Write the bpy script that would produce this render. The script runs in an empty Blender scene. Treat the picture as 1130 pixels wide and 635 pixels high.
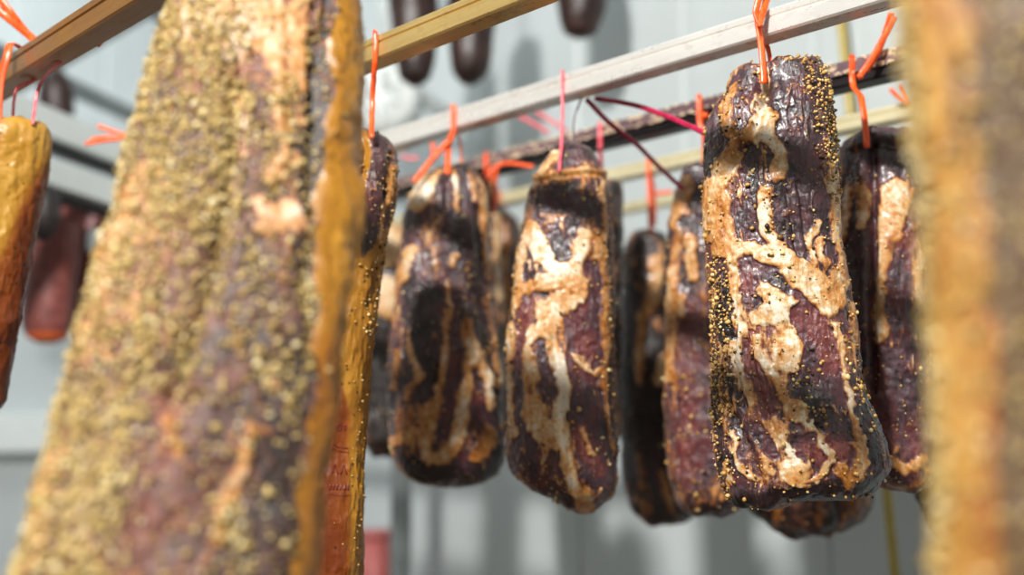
import bpy, math, random
import numpy as np
from mathutils import Vector, Matrix

random.seed(7)
rng = np.random.default_rng(7)
SC = bpy.context.scene
COL = SC.collection
PI = math.pi

# ------------------------------------------------------------------ camera
F = 1255.0                       # focal length in pixels of the 1130 x 635 frame
PITCH = math.radians(7.02)
H0 = 1.30                        # camera height above the floor
cam_d = bpy.data.cameras.new('camera')
cam_d.sensor_width = 36.0
cam_d.lens = 36.0 * F / 1130.0
cam_d.clip_start = 0.02
cam = bpy.data.objects.new('camera', cam_d)
COL.objects.link(cam)
cam.location = (0, 0, H0)
cam.rotation_euler = (math.radians(90) + PITCH, 0, 0)
cam_d.dof.use_dof = True
cam_d.dof.focus_distance = 1.06
cam_d.dof.aperture_fstop = 1.9
SC.camera = cam

# ------------------------------------------------------------------ world, lamps, exposure
world = bpy.data.worlds.new('world')
SC.world = world
world.use_nodes = True
world.node_tree.nodes['Background'].inputs[0].default_value = (0.8, 0.9, 1.0, 1)
world.node_tree.nodes['Background'].inputs[1].default_value = 0.15
SC.view_settings.view_transform = 'Standard'
SC.view_settings.look = 'None'
SC.view_settings.gamma = 1
SC.view_settings.use_curve_mapping = False
SC.view_settings.exposure = 0.0
try:
    SC.cycles.use_denoising = True
    SC.cycles.max_bounces = 8
    SC.cycles.sample_clamp_indirect = 6
except Exception:
    pass


def area(name, loc, target, size, power, color, size_y=None):
    d = bpy.data.lights.new(name, 'AREA')
    d.energy = power
    d.color = color
    d.size = size
    if size_y:
        d.shape = 'RECTANGLE'
        d.size_y = size_y
    o = bpy.data.objects.new(name, d)
    COL.objects.link(o)
    o.location = loc
    o.rotation_euler = (Vector(target) - Vector(loc)).to_track_quat('-Z', 'Y').to_euler()
    return o


def rod_pt0(d, s, z):
    a = math.radians(42.9)
    return (math.cos(a) * d - math.sin(a) * s, math.sin(a) * d + math.cos(a) * s, z)


KEY = (-0.82, -0.78, H0 + 1.64)
area('key_lamp', KEY, (0.3, 1.3, H0), 0.19, 130, (1.0, 0.98, 0.94), 0.12)
area('warm_bounce_fill', (-0.9, -0.9, 2.93), (-0.9, -0.9, 0), 1.2, 4, (1.0, 0.70, 0.48), 0.3)  # added fill standing in for warm bounce, no real fixture
area('left_wall_fill', rod_pt0(0.55, 2.75, 2.93), rod_pt0(0.9, 3.6, 1.2), 0.9, 14, (0.90, 0.98, 1.0), 0.3)  # unseen lamp added to brighten the left wall
area('wall_wash_fill', (-0.2, 1.9, 2.9), (-0.4, 3.2, 1.4), 1.0, 2, (0.90, 0.98, 1.0), 0.3)  # added wash over the back wall, no such fixture

# ------------------------------------------------------------------ geometry of the view
CP, SP = math.cos(PITCH), math.sin(PITCH)
FWD, UP = Vector((0, CP, SP)), Vector((0, -SP, CP))


def P(px, py, Y):
    """the point at distance Y (metres along the floor) seen at px, py"""
    d = FWD + Vector((1, 0, 0)) * ((px - 565.0) / F) + UP * ((317.5 - py) / F)
    return Vector((0, 0, H0)) + d * (Y / d.y)


ANG = math.radians(42.9)
RD = Vector((-math.sin(ANG), math.cos(ANG), 0))      # along the rods, away from the camera
RN = Vector((math.cos(ANG), math.sin(ANG), 0))       # across the rods


def rod_pt(d, s, z=0.0):
    return RN * d + RD * s + Vector((0, 0, z))


def rod_s(d, px):
    """how far along rod d the column px of the photograph falls"""
    k = (px - 565.0) / (F * CP)
    return (RN.x * d - k * RN.y * d) / (k * RD.y - RD.x)


def rod_Y(d, px):
    return rod_pt(d, rod_s(d, px)).y


# ------------------------------------------------------------------ numpy noise
def _hash(ix, iy, iz, seed):
    h = (ix * 374761393 + iy * 668265263 + iz * 2147483647 + seed * 1274126177) & 0xFFFFFFFF
    h = ((h ^ (h >> 13)) * 1274126177) & 0xFFFFFFFF
    h = h ^ (h >> 16)
    return (h & 0xFFFF) / 65535.0


def vnoise(p, seed=0):
    i = np.floor(p).astype(np.int64)
    f = p - i
    f = f * f * (3 - 2 * f)
    x, y, z = i[:, 0], i[:, 1], i[:, 2]
    fx, fy, fz = f[:, 0], f[:, 1], f[:, 2]
    r = 0
    for dx in (0, 1):
        for dy in (0, 1):
            for dz in (0, 1):
                w = (fx if dx else 1 - fx) * (fy if dy else 1 - fy) * (fz if dz else 1 - fz)
                r = r + w * _hash(x + dx, y + dy, z + dz, seed)
    return r * 2 - 1


def fbm(p, seed=0, octv=4):
    r, a, s = 0, 1.0, 0
    for k in range(octv):
        r = r + a * vnoise(p * (2.03 ** k) + 17.3 * k, seed + k)
        s += a
        a *= 0.5
    return r / s


def sd_poly(X, Y, pts):
    best = np.full(X.shape, 1e9)
    if len(pts) == 1:
        return np.hypot(X - pts[0][0], Y - pts[0][1])
    for (x0, y0), (x1, y1) in zip(pts[:-1], pts[1:]):
        dx, dy = x1 - x0, y1 - y0
        L = dx * dx + dy * dy + 1e-9
        t = np.clip(((X - x0) * dx + (Y - y0) * dy) / L, 0, 1)
        best = np.minimum(best, np.hypot(X - x0 - t * dx, Y - y0 - t * dy))
    return best


# ------------------------------------------------------------------ materials
def lin(h):
    h = h.lstrip('#')
    c = [int(h[i:i + 2], 16) / 255 for i in (0, 2, 4)]
    return tuple((x / 12.92 if x <= .04045 else ((x + .055) / 1.055) ** 2.4) for x in c) + (1,)


class NT:
    def __init__(self, name):
        self.m = bpy.data.materials.new(name)
        self.m.use_nodes = True
        self.t = self.m.node_tree
        self.b = self.t.nodes['Principled BSDF']

    def n(self, kind, **kw):
        o = self.t.nodes.new(kind)
        for k, v in kw.items():
            if k in ('op',):
                o.operation = v
            elif k == 'ins':
                for a, c in v.items():
                    o.inputs[a].default_value = c
            else:
                setattr(o, k, v)
        return o

    def l(self, a, b):
        self.t.links.new(a, b)

    def math(self, op, a, b=None, clamp=False):
        o = self.n('ShaderNodeMath', operation=op, use_clamp=clamp)
        for i, v in enumerate((a, b)):
            if v is None:
                continue
            if isinstance(v, (int, float)):
                o.inputs[i].default_value = v
            else:
                self.l(v, o.inputs[i])
        return o.outputs[0]

    def ramp(self, fac, stops, interp='LINEAR'):
        o = self.n('ShaderNodeValToRGB')
        o.color_ramp.interpolation = interp
        e = o.color_ramp.elements
        while len(e) < len(stops):
            e.new(0.5)
        for el, (p, c) in zip(e, stops):
            el.position = p
            el.color = lin(c) if isinstance(c, str) else c
        self.l(fac, o.inputs[0])
        return o.outputs[0]

    def mix(self, fac, a, b, blend='MIX'):
        o = self.n('ShaderNodeMix', data_type='RGBA', blend_type=blend)
        for i, v in ((0, fac), (6, a), (7, b)):
            if isinstance(v, (int, float, tuple)):
                o.inputs[i].default_value = v
            else:
                self.l(v, o.inputs[i])
        return o.outputs[2]

    def noise(self, scale, detail=4, vec=None, rough=0.55, dist=0):
        o = self.n('ShaderNodeTexNoise', ins={'Scale': scale, 'Detail': detail, 'Roughness': rough, 'Distortion': dist})
        if vec is not None:
            self.l(vec, o.inputs['Vector'])
        return o.outputs['Fac']

    def coords(self, scale=(1, 1, 1)):
        c = self.n('ShaderNodeTexCoord')
        m = self.n('ShaderNodeMapping')
        m.inputs['Scale'].default_value = scale
        self.l(c.outputs['Object'], m.inputs['Vector'])
        return m.outputs['Vector']

    def bump(self, h, dist, strength=1.0, normal=None):
        o = self.n('ShaderNodeBump', ins={'Strength': strength, 'Distance': dist})
        self.l(h, o.inputs['Height'])
        if normal is not None:
            self.l(normal, o.inputs['Normal'])
        return o.outputs['Normal']


def mat_meat(name, lean, fat, rough=0.33, edge=0.05, fine=0.22, mid=(0.30, 0.10, 0.045, 1), coat=0.30):
    """cured meat; attribute 'paint': x = fat against lean, y = tone of fat, z = tone of lean"""
    t = NT(name)
    a = t.n('ShaderNodeAttribute', attribute_name='paint')
    sep = t.n('ShaderNodeSeparateXYZ')
    t.l(a.outputs['Vector'], sep.inputs[0])
    v = t.coords()
    vf = t.coords((1, 1, 0.16))
    n1 = t.noise(160, 5, v, 0.65)
    n2 = t.noise(420, 4, vf, 0.6)
    n3 = t.noise(45, 4, v, 0.6)
    f = t.math('ADD', sep.outputs[0], t.math('MULTIPLY', t.math('SUBTRACT', n1, 0.5), fine * 2.0))
    f = t.math('ADD', f, t.math('MULTIPLY', t.math('SUBTRACT', n2, 0.5), fine * 1.6))
    m1 = t.n('ShaderNodeMapRange', interpolation_type='SMOOTHSTEP', ins={'From Min': 0.37, 'From Max': 0.52})
    t.l(f, m1.inputs[0])
    fm = t.n('ShaderNodeMapRange', interpolation_type='SMOOTHSTEP', ins={'From Min': 0.47, 'From Max': 0.60})
    t.l(f, fm.inputs[0])
    lt = t.math('ADD', sep.outputs[2], t.math('MULTIPLY', t.math('SUBTRACT', n2, 0.5), 0.9))
    lt = t.math('ADD', lt, t.math('MULTIPLY', t.math('SUBTRACT', n3, 0.5), 0.9))
    lc = t.ramp(lt, lean)
    ft = t.math('ADD', sep.outputs[1], t.math('MULTIPLY', t.math('SUBTRACT', n3, 0.5), 1.3))
    ft = t.math('ADD', ft, t.math('MULTIPLY', t.math('SUBTRACT', n1, 0.5), 0.8))
    ft = t.math('ADD', ft, t.math('MULTIPLY', t.math('SUBTRACT', f, 0.62), 1.1))
    fc = t.ramp(ft, fat)
    c = t.mix(m1.outputs[0], lc, t.mix(0.45, lc, mid))
    c = t.mix(fm.outputs[0], c, fc)
    vo = t.n('ShaderNodeTexVoronoi', ins={'Scale': 230.0})
    t.l(v, vo.inputs['Vector'])
    sp = t.n('ShaderNodeMapRange', ins={'From Min': 0.10, 'From Max': 0.20, 'To Min': 1.0, 'To Max': 0.0})
    t.l(vo.outputs['Distance'], sp.inputs[0])
    gate = t.math('GREATER_THAN', t.noise(60, 2, v), 0.57)
    c = t.mix(t.math('MULTIPLY', t.math('MULTIPLY', sp.outputs[0], gate), 0.75), c, lin('#3a2413'))
    t.l(c, t.b.inputs['Base Color'])
    rr = t.n('ShaderNodeMapRange', ins={'From Min': 0.3, 'From Max': 0.7, 'To Min': rough - 0.10, 'To Max': rough + 0.16})
    t.l(n1, rr.inputs[0])
    t.l(rr.outputs[0], t.b.inputs['Roughness'])
    t.b.inputs['Specular IOR Level'].default_value = 0.6
    t.b.inputs['Coat Weight'].default_value = coat
    t.b.inputs['Coat Roughness'].default_value = 0.22
    b1 = t.bump(n2, 0.0007, 0.9)
    n4 = t.noise(900, 3, t.coords((1, 1, 0.45)), 0.6)
    b1 = t.bump(n4, 0.0004, 0.9, b1)
    b2 = t.bump(n1, 0.0013, 0.8, b1)
    b3 = t.bump(m1.outputs[0], 0.0006, 0.5, b2)
    t.l(b3, t.b.inputs['Normal'])
    return t.m


LEAN = [(0.0, '#0c0606'), (0.22, '#201112'), (0.40, '#3c262c'), (0.50, '#4e3036'), (0.60, '#56282a'), (0.78, '#68302e'), (1.0, '#8c4c42')]
FAT = [(0.0, '#64340c'), (0.22, '#96581c'), (0.45, '#b87836'), (0.65, '#c6935a'), (0.85, '#d2b084'), (1.0, '#decfb8')]
M_MEAT = mat_meat('cured_meat', LEAN, FAT)
LEAN_D = [(0.0, '#0e0807'), (0.3, '#22130f'), (0.5, '#3a2220'), (0.75, '#55242a'), (1.0, '#743a35')]
FAT_D = [(0.0, '#7d4512'), (0.3, '#a56725'), (0.6, '#c48b4c'), (1.0, '#dcbf95')]
M_MEAT_D = mat_meat('smoked_meat', LEAN_D, FAT_D)
LEAN_B = [(0.0, '#170b06'), (0.3, '#341a10'), (0.5, '#563022'), (0.75, '#743f30'), (1.0, '#946050')]
FAT_B = [(0.0, '#8a5010'), (0.3, '#a46a22'), (0.6, '#c08850'), (1.0, '#d8bca4')]
M_BACON = mat_meat('bacon_meat', LEAN_B, FAT_B, 0.5, coat=0.0)
M_TAN = mat_meat('tan_cured_meat', [(0.0, '#2e1e10'), (0.4, '#584024'), (0.7, '#705a38'), (1.0, '#84744c')],
                 [(0.0, '#8a4a14'), (0.35, '#9c6c28'), (0.7, '#b48840'), (1.0, '#ccae78')], 0.5, mid=(0.30, 0.16, 0.05, 1), coat=0.0)


def mat_rind():
    t = NT('amber_rind')
    a = t.n('ShaderNodeAttribute', attribute_name='paint')
    sep = t.n('ShaderNodeSeparateXYZ')
    t.l(a.outputs['Vector'], sep.inputs[0])
    v = t.coords()
    vs = t.coords((1, 1, 0.3))
    n = t.noise(38, 5, vs, 0.6)
    tone = t.math('ADD', sep.outputs[1], t.math('MULTIPLY', t.math('SUBTRACT', n, 0.5), 0.55))
    c = t.ramp(tone, [(0.0, '#6c2e08'), (0.25, '#84460c'), (0.5, '#8e5c14'), (0.75, '#a4721e'), (1.0, '#b88c38')])
    vo = t.n('ShaderNodeTexVoronoi', ins={'Scale': 120.0})
    t.l(v, vo.inputs['Vector'])
    sp = t.n('ShaderNodeMapRange', ins={'From Min': 0.12, 'From Max': 0.26, 'To Min': 1.0, 'To Max': 0.0})
    t.l(vo.outputs['Distance'], sp.inputs[0])
    gate = t.math('GREATER_THAN', t.noise(30, 2, v), 0.53)
    k = t.math('MULTIPLY', t.math('MULTIPLY', sp.outputs[0], gate), 0.9)
    big = t.math('MULTIPLY', t.math('SUBTRACT', t.noise(55, 3, v), 0.60), 7.0, True)
    c = t.mix(k, c, lin('#1c0f06'))
    c = t.mix(t.math('MULTIPLY', big, 0.55), c, lin('#54300c'))
    t.l(c, t.b.inputs['Base Color'])
    t.b.inputs['Roughness'].default_value = 0.38
    t.l(t.bump(t.noise(190, 3, v), 0.0010, 0.6, t.bump(n, 0.002, 0.5)), t.b.inputs['Normal'])
    return t.m


M_RIND = mat_rind()


def mat_pepper(name, stops):
    t = NT(name)
    a = t.n('ShaderNodeAttribute', attribute_name='paint')
    sep = t.n('ShaderNodeSeparateXYZ')
    t.l(a.outputs['Vector'], sep.inputs[0])
    c = t.ramp(sep.outputs[0], stops)
    t.l(c, t.b.inputs['Base Color'])
    t.b.inputs['Roughness'].default_value = 0.42
    return t.m


M_PEPPER = mat_pepper('pepper_grains', [(0.0, '#2c1c10'), (0.18, '#6b4a20'), (0.35, '#a87a38'), (0.7, '#cfa55c'), (1.0, '#e8cf94')])
M_PEPPER_P = mat_pepper('pale_pepper_grains', [(0.0, '#4e3a1a'), (0.15, '#866a32'), (0.4, '#aa8e4e'), (0.75, '#c6ac6e'), (1.0, '#e0d0a4')])


def mat_cord(name, c, c2, rough=0.35):
    t = NT(name)
    n = t.noise(300, 3, t.coords((1, 1, 0.2)))
    t.l(t.ramp(n, [(0.35, c), (0.65, c2)]), t.b.inputs['Base Color'])
    t.b.inputs['Roughness'].default_value = rough
    t.b.inputs['Subsurface Weight'].default_value = 0.0
    t.l(t.bump(n, 0.0008, 0.5), t.b.inputs['Normal'])
    return t.m


M_ORANGE = mat_cord('orange_twine', '#f0480c', '#ff6a2a')
M_PINK = mat_cord('pink_twine', '#e0485c', '#f07a80')
M_CRIMSON = mat_cord('crimson_twine', '#8e0e34', '#c01c4c')
M_YELLOW = mat_cord('yellow_cord', '#a8923a', '#bda850')
M_GREY = mat_cord('grey_twine', '#5c5458', '#807478')


def mat_metal(name, base, base2, rough, metallic=1.0, stain=None, stain_amt=0.0, axis=None):
    t = NT(name)
    v = t.coords((0.05, 1, 1))
    n = t.noise(220, 4, v, 0.6)
    g = t.noise(28, 5, t.coords((0.4, 1, 1)), 0.65)
    c = t.ramp(t.math('ADD', t.math('MULTIPLY', n, 0.5), t.math('MULTIPLY', g, 0.5)), [(0.30, base), (0.70, base2)])
    if stain:
        s = t.math('MULTIPLY', t.math('SUBTRACT', t.noise(90, 4, t.coords((0.5, 1, 1)), 0.6), 0.56), 12.0, True)
        c = t.mix(t.math('MULTIPLY', s, stain_amt), c, lin(stain))
        t.l(t.math('SUBTRACT', metallic, t.math('MULTIPLY', s, metallic * stain_amt * 0.8)), t.b.inputs['Metallic'])
    else:
        t.b.inputs['Metallic'].default_value = metallic
    t.l(c, t.b.inputs['Base Color'])
    r = t.n('ShaderNodeMapRange', ins={'From Min': 0.3, 'From Max': 0.7, 'To Min': rough - 0.08, 'To Max': rough + 0.12})
    t.l(g, r.inputs[0])
    t.l(r.outputs[0], t.b.inputs['Roughness'])
    t.l(t.bump(n, 0.00012, 0.3), t.b.inputs['Normal'])
    return t.m


M_STEEL = mat_metal('brushed_steel', '#e6e2dc', '#f2eee8', 0.28, 0.5, '#7d6246', 0.22)
M_GOLD_STEEL = mat_metal('amber_reflection_steel', '#cca660', '#dcc080', 0.30, 0.62, '#7a5220', 0.25)  # gold base colour holds the reflection of the amber slabs
M_BROWN_STEEL = mat_metal('brown_smoked_steel', '#845420', '#a87630', 0.34, 0.6, '#2c1a0c', 0.3)
M_BLACK_STEEL = mat_metal('tarred_steel', '#463438', '#8a6c72', 0.42, 0.25, '#e8cca8', 0.85)
M_CREAM_STEEL = mat_metal('cream_filmed_steel', '#ccc098', '#e8deba', 0.40, 0.3, '#9a8250', 0.35)
M_TAR_SHADE = mat_metal('black_tar_and_shade', '#0c0809', '#1a1213', 0.4, 0.2)  # tar on the black rod; painted shade under the far rails
M_CRUMB = mat_metal('pale_crumb', '#d8b890', '#f0dcc0', 0.5, 0.0)
M_DULL_STEEL = mat_metal('dull_grey_steel', '#7a7e7e', '#9aa0a0', 0.5, 0.6)


def mat_plain(name, c, c2, rough=0.5, scale=6, bump=0.0):
    t = NT(name)
    n = t.noise(scale, 4, t.coords())
    t.l(t.ramp(n, [(0.35, c), (0.65, c2)]), t.b.inputs['Base Color'])
    t.b.inputs['Roughness'].default_value = rough
    if bump:
        t.l(t.bump(n, bump, 0.5), t.b.inputs['Normal'])
    return t.m


M_WALL = mat_plain('white_panel', '#bcc3c4', '#c8cfd0', 0.45, 1.5)
M_WHITE = mat_plain('white_plastic', '#dfe4e2', '#e8ecea', 0.4, 5)
M_FLOOR = mat_plain('grey_floor', '#4c3a2e', '#5a4638', 0.6, 12)
M_HAM = mat_plain('dark_ham_skin', '#1e0f0c', '#38201a', 0.42, 30, 0.004)
M_SAUSAGE = mat_plain('red_sausage_skin', '#6c3430', '#8c4c44', 0.45, 60, 0.002)
M_TIP = mat_plain('orange_casing_end', '#c8501c', '#dc6c30', 0.5, 40)
M_INK = mat_plain('stamp_ink', '#5e1606', '#742008', 0.4, 200)
M_RED = mat_plain('faded_red_plastic', '#a8504c', '#b86460', 0.5, 8)
M_DARKHAM = mat_plain('black_crust', '#120e0e', '#2a211f', 0.5, 40, 0.004)


# ------------------------------------------------------------------ mesh helpers
def mesh_obj(name, verts, faces, mat, parent=None, smooth=True, paint=None):
    me = bpy.data.meshes.new(name)
    verts = np.asarray(verts, dtype=np.float32)
    faces = list(faces) if not isinstance(faces, np.ndarray) else faces
    if isinstance(faces, np.ndarray):
        nf, k = faces.shape
        me.vertices.add(len(verts))
        me.vertices.foreach_set('co', verts.ravel())
        me.loops.add(nf * k)
        me.loops.foreach_set('vertex_index', faces.astype(np.int32).ravel())
        me.polygons.add(nf)
        me.polygons.foreach_set('loop_start', np.arange(0, nf * k, k, dtype=np.int32))
        me.update(calc_edges=True)
        me.validate()
    else:
        me.from_pydata([tuple(map(float, v)) for v in verts], [], [tuple(map(int, f)) for f in faces])
    if paint is not None and len(me.vertices) == len(paint):
        at = me.attributes.new('paint', 'FLOAT_VECTOR', 'POINT')
        at.data.foreach_set('vector', np.asarray(paint, dtype=np.float32).ravel())
    me.polygons.foreach_set('use_smooth', [smooth] * len(me.polygons))
    me.materials.append(mat)
    me.update()
    o = bpy.data.objects.new(name, me)
    COL.objects.link(o)
    if parent is not None:
        o.parent = parent
    return o


def thing(name, label, cat, loc=(0, 0, 0), group=None):
    o = bpy.data.objects.new(name, None)
    o.empty_display_size = 0.05
    COL.objects.link(o)
    o.location = loc
    o['label'] = label
    o['category'] = cat
    if group:
        o['group'] = group
    return o


def struct(o):
    o['kind'] = 'structure'
    return o


class MB:
    def __init__(self):
        self.v, self.f = [], []

    def add(self, vs, fs):
        k = len(self.v)
        self.v += [tuple(v) for v in vs]
        self.f += [tuple(i + k for i in f) for f in fs]

    def tube(self, pts, ra, rb=None, n=8, flat_dir=None, taper=None):
        """swept elliptical tube; ra across, rb thick"""
        rb = rb or ra
        pts = [Vector(p) for p in pts]
        vs = []
        prev = None
        for i, p in enumerate(pts):
            t = (pts[min(i + 1, len(pts) - 1)] - pts[max(i - 1, 0)]).normalized()
            ref = flat_dir or Vector((0, 1, 0))
            if prev is not None:
                ref = prev
            u = (ref - t * ref.dot(t))
            if u.length < 1e-4:
                u = t.orthogonal()
            u.normalize()
            prev = u
            w = t.cross(u)
            k = taper[i] if taper else 1.0
            for j in range(n):
                a = 2 * PI * j / n
                vs.append(p + w * math.cos(a) * ra * k + u * math.sin(a) * rb * k)
        fs = []
        m = len(pts)
        for i in range(m - 1):
            for j in range(n):
                fs.append((i * n + j, i * n + (j + 1) % n, (i + 1) * n + (j + 1) % n, (i + 1) * n + j))
        fs.append(tuple(range(n))[::-1])
        fs.append(tuple(range((m - 1) * n, m * n)))
        self.add(vs, fs)

    def profile(self, a, b, prof, upv=Vector((0, 0, 1))):
        """sweep a 2D outline (across, up) from a to b"""
        a, b = Vector(a), Vector(b)
        t = (b - a).normalized()
        side = t.cross(upv).normalized()
        u = side.cross(t).normalized()
        n = len(prof)
        vs = [p + side * x + u * y for p in (a, b) for x, y in prof]
        fs = [(j, (j + 1) % n, n + (j + 1) % n, n + j) for j in range(n)]
        fs += [tuple(range(n))[::-1], tuple(range(n, 2 * n))]
        self.add(vs, fs)

    def box(self, c, s, rot=0.0, bev=0.0):
        cx, cy, cz = c
        hx, hy, hz = s[0] / 2, s[1] / 2, s[2] / 2
        co, si = math.cos(rot), math.sin(rot)
        vs = []
        for z in (-hz, hz):
            for x, y in ((-hx, -hy), (hx, -hy), (hx, hy), (-hx, hy)):
                vs.append((cx + x * co - y * si, cy + x * si + y * co, cz + z))
        self.add(vs, [(3, 2, 1, 0), (4, 5, 6, 7), (0, 1, 5, 4), (1, 2, 6, 5), (2, 3, 7, 6), (3, 0, 4, 7)])

    def build(self, name, mat, parent=None, smooth=False, bevel=0):
        o = mesh_obj(name, self.v, self.f, mat, parent, smooth)
        if bevel:
            m = o.modifiers.new('bevel', 'BEVEL')
            m.width = bevel
            m.segments = 2
            m.limit_method = 'ANGLE'
            o.data.polygons.foreach_set('use_smooth', [True] * len(o.data.polygons))
            w = o.modifiers.new('wn', 'WEIGHTED_NORMAL')
        return o


def catmull(pts, k=8):
    pts = [Vector(p) for p in pts]
    out = []
    q = [pts[0]] + pts + [pts[-1]]
    for i in range(1, len(q) - 2):
        for s in range(k):
            t = s / k
            a, b, c, d = q[i - 1], q[i], q[i + 1], q[i + 2]
            out.append(0.5 * ((2 * b) + (c - a) * t + (2 * a - 5 * b + 4 * c - d) * t * t + (3 * b - a - 3 * c + d) * t ** 3))
    out.append(pts[-1])
    return out


# ------------------------------------------------------------------ the cold room
def panel_wall(name, a, b, h, pitch=0.30, flip=1):
    """insulated panels with shallow vertical ribs, from a to b"""
    a, b = Vector(a), Vector(b)
    L = (b - a).length
    t = (b - a) / L
    nrm = Vector((-t.y, t.x, 0)) * flip
    xs, ds = [], []
    n = int(L / pitch)
    for i in range(n + 1):
        x = i * pitch
        for dx, dd in ((-0.010, 0), (-0.003, -0.006), (0.003, -0.006), (0.010, 0), (0.09, 0), (0.10, 0.0015), (0.19, 0.0015), (0.20, 0)):
            if 0 < x + dx < L:
                xs.append(x + dx)
                ds.append(dd)
    xs = [0] + xs + [L]
    ds = [0] + ds + [0]
    vs, fs = [], []
    for x, d in zip(xs, ds):
        p = a + t * x + nrm * d
        q = a + t * x - nrm * 0.08
        vs += [(p.x, p.y, 0), (p.x, p.y, h), (q.x, q.y, h), (q.x, q.y, 0)]
    for i in range(len(xs) - 1):
        k = i * 4
        for j in range(4):
            fs.append((k + j, k + (j + 1) % 4, k + 4 + (j + 1) % 4, k + 4 + j))
    o = mesh_obj(name, vs, fs, M_WALL, None, False)
    return struct(o)


CEIL = 3.0
WD, WS = 1.78, 3.55        # back wall distance across the rods, left wall distance along them
ND, NS = -2.0, -2.2
c_bl, c_br = rod_pt(WD, WS), rod_pt(WD, NS)
c_fl, c_fr = rod_pt(ND, WS), rod_pt(ND, NS)
panel_wall('wall_back', c_br, c_bl, CEIL, 0.30, 1)
panel_wall('wall_left', c_bl, c_fl, CEIL, 0.30, 1)
panel_wall('wall_front', c_fl, c_fr, CEIL, 0.30, 1)
panel_wall('wall_right', c_fr, c_br, CEIL, 0.30, 1)
mb = MB()
q = [c_bl, c_br, c_fr, c_fl]
mb.add([(p.x, p.y, 0) for p in q] + [(p.x, p.y, -0.1) for p in q],
       [(3, 2, 1, 0), (4, 5, 6, 7), (0, 1, 5, 4), (1, 2, 6, 5), (2, 3, 7, 6), (3, 0, 4, 7)])
struct(mb.build('floor', M_FLOOR))
mb = MB()
mb.add([(p.x, p.y, CEIL) for p in q] + [(p.x, p.y, CEIL + 0.1) for p in q],
       [(0, 1, 2, 3), (7, 6, 5, 4), (4, 5, 1, 0), (5, 6, 2, 1), (6, 7, 3, 2), (7, 4, 0, 3)])
struct(mb.build('ceiling', M_WALL))
# bumper ledge along the left wall
zc = P(20, 478, 3.2).z
mb = MB()
wa, wb = rod_pt(WD, WS - 0.03), rod_pt(ND, WS - 0.03)
mb.profile((wa.x, wa.y, zc), (wb.x, wb.y, zc), [(-0.03, -0.06), (0.03, -0.05), (0.03, 0.04), (0.015, 0.055), (-0.03, 0.055)])
struct(mb.build('trim_1', M_WHITE, None, False, 0.004))

# ------------------------------------------------------------------ grains
ICO = None


def icosphere():
    global ICO
    if ICO is None:
        import bmesh
        bm = bmesh.new()
        bmesh.ops.create_icosphere(bm, subdivisions=1, radius=1)
        v = np.array([list(x.co) for x in bm.verts])
        f = np.array([[x.index for x in fc.verts] for fc in bm.faces])
        bm.free()
        ICO = (v, f)
    return ICO


# ------------------------------------------------------------------ rods of the near trolley
GR = 'steel rods of the smoking trolley'


def zrod(d, px, py):
    return P(px, py, rod_Y(d, px)).z


D = {'A': 0.43, 'B': 0.686, 'C': 0.92, 'D': 1.117, 'E': 1.29, 'F': 1.47}
Z = {'A': P(6, 94, rod_Y(.43, 6)).z, 'B': zrod(.686, 402, 76), 'C': zrod(.92, 680, 94.5),
     'D': zrod(1.117, 680, 161), 'E': zrod(1.29, 680, 201), 'F': zrod(1.47, 680, 238)}
print('rod heights', {k: round(v, 3) for k, v in Z.items()})
HW, HH = 0.013, 0.0265     # half depth, height


def rod(key, s0, s1, mat, label, w=HW, h=HH, crumbs=False):
    d, z = D[key], Z[key]
    t = thing('rack_rod', label, 'rod', rod_pt(d, 0, z), GR)
    mb = MB()
    # square tube with a rolled lip along its face; +x of the outline faces the camera side
    g = 0.0018
    prof = [(-w, 0.002), (-w + 0.002, 0), (w - 0.002, 0), (w, 0.002), (w, h * 0.60), (w - g, h * 0.62), (w - g, h * 0.68),
            (w, h * 0.72), (w, h - 0.002), (w - 0.002, h), (-w + 0.002, h), (-w, h - 0.002)]
    a, b = rod_pt(0, s0), rod_pt(0, s1)
    # side = t x up: going away along RD, RD x Z = +RN (away from camera) so mirror the outline
    prof = [(-x, y) for x, y in prof][::-1]
    mb.profile((0, 0, 0), (s1 - s0, 0, 0), prof)
    o = mb.build('square_tube', mat, t)
    o.rotation_euler = (0, 0, math.atan2(RD.y, RD.x))
    o.location = RD * s0
    if crumbs:
        mb = MB()
        mb.profile((0, 0, 0), (s1 - s0, 0, 0), [(w + 0.004, h * .52), (-w - 0.004, h * .52), (-w - 0.004, h + .003), (w + 0.004, h + .003)][::-1])
        o2 = mb.build('top_lip', mat, t)
        o2.rotation_euler = o.rotation_euler
        o2.location = o.location
        o.data.materials[0] = M_TAR_SHADE
        o['label'] = 'black tarred channel'
        vs_, fs_ = icosphere()
        mb = MB()
        for i in range(900):
            p = RD * random.uniform(0.0, 2.0) - RN * (w + 0.004 + random.uniform(-.001, .001)) + Vector((0, 0, h * random.choice([.52, .55, .6, 1.05, 1.1]) + random.gauss(0, .0008)))
            r = random.uniform(.0006, .0022)
            mb.add([p + Vector((v[0] * 1.6, v[1] * 1.6, v[2])) * r for v in vs_], [tuple(f) for f in fs_])
        oc = mb.build('crumbs', M_CRUMB, t, True)
        oc['kind'] = 'stuff'
    return t


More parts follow.
